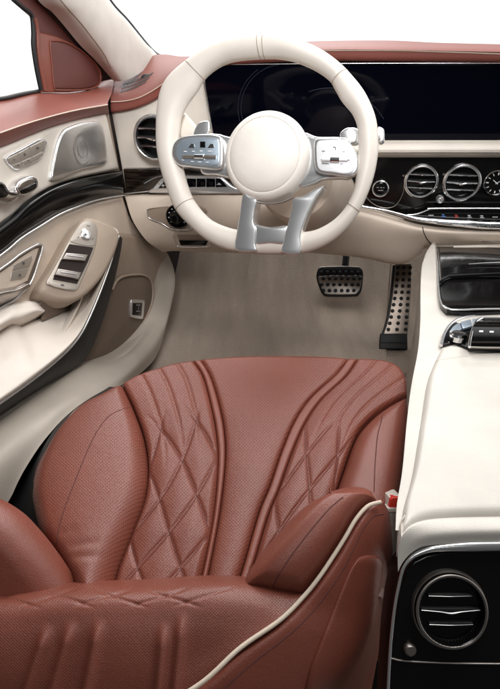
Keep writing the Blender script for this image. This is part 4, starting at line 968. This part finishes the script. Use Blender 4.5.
    def bdisp(u, v, p):
        x, y = topx(p); h = 0
        for a, b in ridges:
            dd, t = segd(x, y, a, b); w = 5.6
            f_ = min(1, t*3.2); h += .0062*math.exp(-(dd/w)**2)*f_*f_*(3-2*f_)
        for a, b in qlines:
            dd, t = segd(x, y, a, b); h -= .0012*math.exp(-(dd/1.7)**2)*min(1, t*5, (1-t)*5)
        h += .0012*math.sin(x*.045+1.3)*math.sin(y*.04)
        return h
    br = loft('backrest', rows, 'redp', s, n=260, m=170, th=.05, back=ray(150, 640).normalized()*.04, disp=bdisp)
    # fixed-scale UVs for the perforation
    me = br.data; ul = me.uv_layers['UVMap']; org = ORI[br.name]
    for l in me.loops:
        x, y = topx(me.vertices[l.vertex_index].co+org); ul.data[l.index].uv = (x*1.0/F, y*1.0/F)
    lbb = pad('backrest_bolster', [(-70, 494), (-90, 560), (-80, 625)], [(-69, 493.5), (-24, 503), (8, 520), (30, 542), (48, 565), (62, 586), (74, 606)], D(.575), 'red', s, back=ray(10, 560).normalized()*.05, Tc=[(-70, 494), (-69.5, 493.8), (-69, 493.5)], Bc=[(-80, 625), (0, 618), (74, 606)], n=50, m=60, r=.032, crown=.014, th=.06, edges=(0, 1, 0, 0))
    pI = [(381, 502), (368, 506), (356, 519), (346, 536), (336, 552), (320, 576), (304, 596)]
    inn = [(333, 494), (320, 497), (308, 503.5), (294, 516), (280, 531), (266, 547), (256, 560), (247, 574), (240, 590)]
    def DI(x, y): 
        t = max(0, min(1, (y-494)/100)); return D(.600-.045*t)(x, y)
    rbb = pad('backrest_bolster', inn, pI, DI, 'red', s, back=ray(345, 530).normalized()*.04, Tc=[(333, 494), (350, 489.5), (366, 489.5), (377, 494.5), (381, 502)], Bc=[(240, 590), (256, 589), (272, 591), (304, 596)], n=80, m=90, r=.022, crown=.026, th=.05, edges=(1, 1, 1, 1))
    dI = Drape([rbb])
    seam('bolster_stitching', dI, [(273, 587), (280, 573), (291, 556), (303, 540), (315, 525), (330, 508), (343, 497)], .0009, 'seamred', rbb, n=60, lift=-.0004)
    # back shell to the right of the piping
    pA = [(381, 502), (368, 506), (356, 519), (346, 536), (336, 552), (320, 576), (304, 596), (280, 620), (240, 648), (200, 684), (146, 714), (70, 745)]
    dA = [.600, .597, .589, .581, .574, .563, .555, .541, .526, .512, .505, .515]
    r0 = cat([D(d_)(*p) for p, d_ in zip(pA, dA)], 90)
    def row(pts, ds): return cat([D(d_)(*p) for p, d_ in zip(pts, ds)], 90)
    rA = row([(384, 503), (374, 509), (364, 523), (354, 542), (345, 560), (330, 584), (314, 606), (292, 630), (254, 660), (214, 696), (160, 730), (90, 765)], [.600, .592, .581, .572, .564, .553, .545, .531, .516, .504, .50, .51])
    rB = row([(387, 508), (386, 520), (384, 545), (380, 572), (376, 600), (368, 628), (356, 652), (340, 674), (318, 696), (290, 720), (250, 760), (200, 790)], [.605, .60, .597, .595, .590, .580, .57, .56, .55, .54, .53, .53])
    rC = row([(389, 512), (391.5, 534), (392.5, 560), (390, 588), (384, 620), (378, 650), (371, 680), (365, 705), (358, 730), (350, 750), (340, 780), (330, 800)], [.625, .63, .635, .64, .645, .65, .65, .65, .65, .65, .65, .65])
    rD = row([(388, 514), (389, 540), (389, 570), (384, 600), (379, 630), (373, 660), (367, 690), (361, 715), (354, 740), (346, 760), (336, 790), (326, 810)], [.70, .71, .72, .73, .74, .75, .75, .75, .75, .75, .75, .75])
    sh = loft('back_shell', [r0, rA, rB, rC, rD], 'red', s, n=110, m=60, th=.02, back=FW*.01)
    dS = Drape([sh])
    V, Fc = tube_geo([p+(EYE-p).normalized()*(.012+.004*min(1, max(0, (i_-45)/15))) for i_, p in enumerate(r0)], .0023, -1, 10); mk('piping', V, Fc, 'piping', s, ang=80)
    seam('shell_stitching', dS, [(384, 514), (374, 516), (364, 528), (354, 548), (345, 566), (331, 588), (314, 610), (292, 632), (254, 662), (222, 690)], .0008, 'seamred', sh, n=80, lift=-.0002)
    loft('shell_gap_shade', [px([(372, 556), (366, 620), (356, 690), (340, 790)], D(.72)), px([(398, 590), (396, 630), (393, 690), (391, 790)], D(.72))], 'black', s, n=12, m=4, th=.02, back=FW*.02)  # black plate paints the deep shade between back shell and console
    # raised pocket panel on the shell
    n_, m_ = 40, 60
    P = coons([(360, 556), (350, 568), (340, 590), (331, 612), (320, 640), (308, 672), (300, 710)], [(384, 560), (383, 580), (380, 610), (376, 640), (370, 670), (364, 700), (358, 725)], [(360, 556), (366, 554), (372, 553.5), (379, 555), (384, 560)], [(300, 710), (330, 720), (358, 725)], n_, m_)
    G = []
    for i in range(m_):
        row_ = []
        for j in range(n_):
            p = dS(*P[i][j]) or D(.6)(*P[i][j]); e = min(j, i*1.2, (n_-1-j))/5.0; t = min(1, e); r_ = (EYE-p).normalized()
            row_.append(p+r_*(-.004+.009*math.sqrt(1-(1-t)**2)))
        G.append(row_)
    V, Fc = solid_grid(G, .004); mk('back_pocket', V, Fc, 'red', s, ang=70)
build_seat()

# ================================================================== CONSOLE
con = thing('centre_console', 'white leather centre console with black storage tray, padded armrest and rear vent', 'centre console', CF*.8+CR*.25+UP*.04)
def zk(x, y):
    t = max(0, min(1, (y-250)/265)); return .445-.055*t
def KZ(dz=0): return lambda x, y: Z(zk(x, y)+dz)(x, y)
def build_console():
    c = con
    # flank and top as one skin
    edge = [(434, 246), (425, 262), (423, 285), (423, 320), (421, 350), (415, 385), (411, 420), (407, 470), (402, 505), (401, 530)]
    n = 90
    e = cat([(*p, 0) for p in edge], n)
    flat_ = [KZ(.0)(v.x+10-4*(i/n), v.y) for i, v in enumerate(e)]
    e0 = [KZ(-.006)(v.x+2, v.y) for v in e]
    e1 = [KZ(-.022)(v.x-2, v.y) for v in e]
    low = cat([(*p, 0) for p in [(419, 249), (412, 264), (411, 285), (411, 320), (410, 352), (406, 385), (401, 420), (395, 470), (391, 505), (389, 530)]], n)
    e2 = [Z(.25)(v.x, v.y) for v in low]
    e2 = [e1[i].lerp(Vector((e2[i].x, e1[i].y, .25)), 1.0) if False else Vector((e1[i].x+.010, e1[i].y+.01, .25)) for i in range(n)]
    e3 = [Vector((p.x+.005, p.y+.012, .04)) for p in e2]
    far = [KZ(.002)(690, v.y-4*(1-i/n)) for i, v in enumerate(e)]
    midr = [a.lerp(b, .5)+UP*.004 for a, b in zip(flat_, far)]
    body = loft('console_body', [far, midr, flat_, e0, e1, e2, e3], 'white', c, n=90, m=60, th=.01, back=Vector((.004, 0, -.004)))
    # soft pleat along the flank
    db = Drape([body])
    # storage tray
    KF = KZ
    tr = [(436, 246), (438, 270), (439, 290), (441.5, 303), (447.5, 309), (462, 310), (500, 309), (690, 308), (690, 244)]
    pz = KZ(.004)(480, 285)
    def TRY(o): return Z(pz.z+.004+o)
    a_ = plate('storage_tray', tr, TRY(0), 'gloss', c, th=.01, bev=.003, sharp=True)
    tube('tray_rim', [(436, 246), (438, 270), (439, 290), (441.4, 303), (447.5, 308.8), (462, 309.8), (500, 308.8), (690, 307.8)], TRY(.0005), .0014, 'satin', a_, n=70)
    plate('tray_lid', [(438, 247), (690, 246), (690, 272), (500, 273), (450, 275), (440.5, 279)], TRY(.010), 'gloss', a_, th=.009, bev=.004, sharp=True)
    tube('tray_lip', [(440, 284), (447, 279), (460, 277.4), (500, 277), (690, 276.5)], TRY(.003), .0016, 'gloss', a_, n=40)
    V, Fc = tube_geo(px([(468.5, 264.4), (474, 264.3), (500, 263.6), (690, 262)], TRY(.014)), lambda t: .0014+.0026*min(1, t*6), 40, 12, flat=.6); mk('tray_handle', V, Fc, 'chrome', a_, ang=70)
    # selector area
    QF = lambda o: Z(KZ()(475, 330).z+.003+o)
    sel = plate('control_panel', [(441, 345), (444, 334), (450, 325), (459, 319), (474, 316), (500, 315), (690, 314.5), (690, 350), (470, 348), (455, 342)], QF(0), 'gloss', c, th=.01, bev=.002, sharp=True)
    tube('control_rim', [(441, 345.5), (444, 334.5), (450, 325), (459, 319), (474, 316), (500, 315), (690, 314.4)], QF(.002), .0026, 'satin', sel, n=60)
    plate('control_key', [(449.5, 331.5), (453, 326.5), (459.5, 322), (462, 328.6), (454.5, 333)], QF(.005), 'padsilver', sel, th=.004, bev=.001, sharp=True)
    plate('control_key', [(460.5, 321.6), (471, 319), (472.5, 325.6), (463, 328.3)], QF(.005), 'padsilver', sel, th=.004, bev=.001, sharp=True)
    plate('control_key', [(472.5, 318.8), (482, 318), (480, 325), (474, 325.4)], QF(.005), 'padsilver', sel, th=.004, bev=.001, sharp=True)
    cc = QF(.006)(458, 337); lathe('scroll_dial', cc, UP, [(.013, -.004), (.013, .004), (.010, .007), (0, .0075)], 'chrome', sel, 30)
    # hand controller
    hc = loft('hand_controller', [px([(469.5, 347), (690, 349)], QF(.010)), px([(470, 341), (690, 342)], QF(.026)), px([(472, 330), (690, 330)], QF(.036)), px([(476, 322), (690, 321)], QF(.036)), px([(481, 318), (690, 317)], QF(.026)), px([(483, 317.5), (690, 316.5)], QF(.012))], 'gloss', c, n=14, m=30, th=.004, back=Vector((0, 0, -.01)))
    tube('controller_rim', [(482, 318), (476.5, 321.5), (472.5, 330), (470, 341), (469.5, 347)], QF(.034), .002, 'chrome', hc, n=20)
    tube('controller_rim', [(469.6, 347.2), (500, 347.8), (690, 348.8)], QF(.030), .0012, 'satind', hc, n=20)
    dh = Drape([hc])
    for (x, y) in ((481, 331.5), (491.5, 332)):
        p = [dh(x-2, y-.8, .0006), dh(x+2, y-.8, .0006), dh(x+2, y+.8, .0006), dh(x-2, y+.8, .0006)]
        if all(v is not None for v in p): mk('controller_symbol', p, [(0, 1, 2, 3)], 'iconw', hc)
    # padded armrest over the rear half
    am = pad('armrest_pad', [(441, 347), (434, 362), (428, 380), (422, 420), (414, 470), (405, 505), (402, 534)], [(690, 352), (690, 400), (690, 514)], KZ(.012), 'white', c, Tc=[(441, 347), (452, 343.5), (462, 345), (472, 349), (500, 350), (690, 350)], Bc=[(402, 533), (408, 525), (418, 519.5), (440, 516), (500, 514), (690, 513)], n=60, m=80, r=.012, crown=.004, th=.03, edges=(1, 0, 1, 1))
    dm = Drape([am]); seam('armrest_seam', dm, [(432, 364), (440, 360), (466, 356), (500, 353.4), (520, 352)], .0008, 'cream', am, n=40, lift=-.0002)
    # rear end below the armrest
    RN = (-FW*1.0+UP*.10).normalized(); rc = D(.536)(450, 600); RP = lambda o: PL(rc+RN*o, RN)
    rows = [px([(402, 534), (408, 526), (418, 520.5), (440, 517), (500, 515), (690, 514)], KZ(.004)),
            px([(401, 538), (407, 530), (418, 524), (440, 520), (500, 518), (690, 517)], KZ(.008)),
            px([(398, 552), (406, 543), (418, 537), (440, 533), (500, 530.5), (690, 529)], D(.531)),
            px([(398, 572), (403, 562), (414, 551), (432, 545), (500, 542), (690, 541)], D(.535))]
    loft('rear_cap', rows, 'white', c, n=60, m=30, th=.01, back=CF*.02)
    # silver surround and black face
    fr = [(402, 574), (405, 565), (412, 557), (424, 551), (440, 548.4), (500, 546), (690, 545)]
    V, Fc = tube_geo(px([(387, 720), (388.5, 680), (391, 640), (395, 606), (399, 585), (403, 569), (411, 558), (424, 551), (442, 547.5), (500, 545.2), (690, 544)], RP(.004)), lambda t: .0016+.0042*max(0, min(1, (t-.34)/.16)), 110, 14)
    mk('rear_surround', V, Fc, 'satin', c, ang=80)
    rp = plate('rear_panel', [(389, 720), (390.5, 680), (393, 640), (397, 606), (401, 586), (406, 571), (414, 561), (426, 555), (444, 551.5), (500, 549), (720, 547), (720, 760), (389, 760)], RP(0), 'gloss', c, th=.05, bev=.003, sharp=True)
    tube('panel_division', [(390, 658), (400, 660.5), (430, 662.5), (500, 664), (720, 665)], RP(.0008), .0009, 'satind', rp, n=40)
    vc = RP(.002)(449, 608.5); rr = 38*(vc-EYE).dot(FW)/F
    ax, ay, an = basis(RN)
    v = lathe('rear_air_vent', vc, RN, [(rr*1.0, -.004), (rr*1.0, .001), (rr*.98, .004), (rr*.95, .004), (rr*.93, .001)], 'satind', c, 80, True)
    lathe('vent_ring', vc, RN, [(rr*.93, .001), (rr*.925, .006), (rr*.89, .009), (rr*.84, .008), (rr*.81, .003), (rr*.80, -.01), (rr*.93, -.01)], 'gloss', v, 80, True)
    torus('vent_edge', vc+RN*.008, RN, rr*.90, .0016, 'satind', v, .6)
    lathe('vent_barrel', vc, RN, [(rr*.81, .002), (rr*.78, -.025), (0, -.027)], 'black', v, 60)
    for k in (-1, 0, 1):
        h = k*rr*.36; w = math.sqrt((rr*.78)**2-h*h)*(.98 if k == 0 else .82); q = vc+ay*h-an*.006
        mk('slat', *box_geo(q, ax, ay, an, w, rr*.05, .010, .0008), 'black', v)
        mk('slat_trim', *tube_geo([q+an*.0105-ax*w, q+an*.0115-ay*(0 if k else rr*.03)-ax*w*.4, q+an*.012-ay*(0 if k else rr*.07), q+an*.0115+ax*w*.4-ay*(0 if k else rr*.03), q+an*.0105+ax*w], lambda t, k=k: rr*(.012 if k else .018+.018*math.exp(-((t-.5)/.14)**2)), 24, 8), 'gun', v)
    lathe('rear_knob', RP(.0005)(409, 648), RN, [(.006, 0), (.006, .005), (.0045, .007), (0, .0072)], 'satind', c, 24)
    for x, y in ((430, 577), (467, 581), (482, 598)):
        lathe('rivet', RP(.0005)(x, y), RN, [(.0014, 0), (.001, .0012), (0, .0015)], 'chrome', c, 12)
    # beige side rail between seat and console
    f = lambda z_: Z(z_)
    rows = [px([(391, 512), (389, 540), (387, 575), (386, 606)], D(.70)), px([(404, 512), (402, 540), (400, 575), (397, 606)], D(.70))]
    loft('side_rail', rows, 'cream', c, n=20, m=4, th=.01, back=FW*.02)
build_console()
# ================================================================== BUCKLE
def build_buckle():
    b = thing('seat_belt_buckle', 'cream seat belt buckle with red release button between seat and console', 'buckle', D(.66)(394, 520))
    f = D(.655); n = -FW
    plate('buckle_housing', [(388.5, 500), (391, 497), (402, 497), (401.5, 509), (400, 530), (398, 552), (388, 560), (387, 520)], f, 'cream', b, th=.03, bev=.003, n=50)
    plate('release_button', [(390.5, 499.5), (393, 497.5), (401.2, 497.6), (400.8, 508), (389, 508.5)], D(.650), 'buckler', b, th=.012, bev=.0015, sharp=True)
    rim = [(387.4, 508.5), (401.6, 508)]
    plate('buckle_lip', [(386.5, 508), (402, 507.6), (401.6, 512.5), (387, 513)], D(.648), 'white', b, th=.02, bev=.002, sharp=True)
build_buckle()

# ================================================================== PEDALS
def build_pedals():
    bp = thing('brake_pedal', 'square metal brake pedal with rows of black rubber studs', 'brake pedal', S(1.62)(340, 290))
    pc = S(1.60)(340, 281); pn = (-CF*.86+UP*.5).normalized(); P = lambda o: PL(pc+pn*o, pn)
    pts = [(318, 269), (321, 266.6), (340, 266), (358, 266.6), (361.5, 268.6), (363.2, 274), (361.8, 289), (359, 294), (355, 296), (328, 296), (322.5, 294), (319.3, 288), (316.2, 277)]
    plate('pedal_rubber', pts, P(-.004), 'black', bp, th=.016, bev=.003, n=70)
    pl_ = plate('pedal_plate', [(319, 276.5), (330, 275.5), (350, 275.5), (360.5, 275.5), (361.5, 279), (360, 288.5), (357, 292.8), (353, 294.3), (329, 294.3), (324.5, 292.6), (321.2, 287), (318.6, 280)], P(0), 'satind', bp, th=.004, bev=.0012, n=70)
    tube('pedal_rim', [(319, 268.6), (322, 267.2), (340, 266.6), (358, 267.2), (361, 269)], P(0), .0018, 'satind', bp, n=24)
    def studs(name, fn, cells, r_, par, nrm):
        gs = [lathe_geo(fn(x, y), nrm, [(r_, -.001), (r_, .0018), (r_*.8, .0026), (0, .0028)], 14) for x, y in cells]
        for k, g in enumerate(gs): mk(name, *g, 'black', par, ang=50)
    cells = []
    for j, y in enumerate((272.5, 278.5, 284.6, 290.6)):
        for k in range(7 if j < 3 else 6):
            x = (320.6 if j % 2 == 0 else 323.4)+k*6.1+(0 if j < 3 else 0)
            if j == 0: x += 1
            if x < 360.5-(.5 if j == 2 else 0)-(3 if j == 3 else 0): cells.append((x+(1 if j == 2 else 0), y))
    studs('rubber_stud', P(.0005), cells, .0062, bp, pn)
    a = P(-.015)(345, 268); V, Fc = tube_geo([a, a+UP*.06+CF*.03, a+UP*.14+CF*.05, a+UP*.26+CF*.06], .011, 20, 12); mk('pedal_arm', V, Fc, 'black', bp)
    ap = thing('accelerator_pedal', 'long metal accelerator pedal studded with black dots beside the console', 'accelerator pedal', S(1.42)(395, 345))
    pc = S(1.46)(397, 305); pn = (-CF*.82+UP*.57).normalized(); P2 = lambda o: PL(pc+pn*o, pn)
    o_ = [(395.4, 264), (411.5, 264), (411.5, 290), (409.5, 315), (407.5, 334), (383.5, 334), (386.5, 326), (389.6, 314), (392.4, 296), (394, 280)]
    plate('pedal_plate', o_, P2(0), 'bronze', ap, th=.008, bev=.0015, sharp=True)
    plate('pedal_backing', [(x-(2.4 if x < 400 else 0), y+1) for x, y in o_], P2(-.009), 'black', ap, th=.02, bev=.002, sharp=True)
    cells = []
    for k in range(11):
        y = 267.5+k*6.2; t = k/10
        xl = 397.8-9.5*t**1.6; xr = 410.2-4.6*t
        for q in (0, .5, 1): cells.append((xl+(xr-xl)*q, y))
    studs('rubber_stud', P2(.0004), cells, .0055, ap, pn)
    plate('pedal_base', [(380.5, 333.5), (407.5, 333.5), (407.8, 349), (379, 349)], P2(.006), 'black', ap, th=.03, bev=.004, sharp=True)
    tube('base_ridge', [(381, 342.5), (407, 342.5)], P2(.0065), .0022, 'black', ap, n=6)
build_pedals()

# ================================================================== LIGHT
def build_light():
    w = bpy.data.worlds.new('World'); sc.world = w; w.use_nodes = True; nt = w.node_tree; N = nt.nodes.new; L = nt.links.new
    bg = nt.nodes['Background']; tc = N('ShaderNodeTexCoord'); sp = N('ShaderNodeSeparateXYZ'); L(tc.outputs['Generated'], sp.inputs[0])
    dt = N('ShaderNodeVectorMath'); dt.operation = 'DOT_PRODUCT'; dt.inputs[1].default_value = (.45, .89, 0); L(tc.outputs['Generated'], dt.inputs[0])
    m1 = N('ShaderNodeMapRange'); m1.interpolation_type = 'SMOOTHSTEP'; m1.inputs[1].default_value = -.1; m1.inputs[2].default_value = .5; m1.inputs[3].default_value = .05; m1.inputs[4].default_value = 1.25
    L(dt.outputs['Value'], m1.inputs[0]); L(m1.outputs[0], bg.inputs['Strength']); bg.inputs['Color'].default_value = (1, 1, 1, 1)
    def area(name, loc, target, size, energy, col=(1, 1, 1), sy=None):
        l = bpy.data.lights.new(name, 'AREA'); l.energy = energy; l.size = size; l.color = col
        if sy: l.shape = 'RECTANGLE'; l.size_y = sy
        o = bpy.data.objects.new(name, l); COL.objects.link(o); o.location = loc
        o.rotation_euler = (Vector(target)-Vector(loc)).to_track_quat('-Z', 'Y').to_euler(); return o
    area('softbox_above', (.50, .75, 1.9), (.30, .75, .4), .6, 9.5, (1, .985, .96))
    area('softbox_front', (-.1, 2.3, 2.0), (0, .7, .4), 1.4, 34)
    r = area('softbox_rear', (.0, -.35, 1.75), (.0, 1.25, .68), .6, 3.2); r.data.spread = R(60)
build_light()
sc.view_settings.view_transform = 'Standard'; sc.view_settings.look = 'None'; sc.view_settings.gamma = 1; sc.view_settings.exposure = .28
sc.cycles.max_bounces = 8
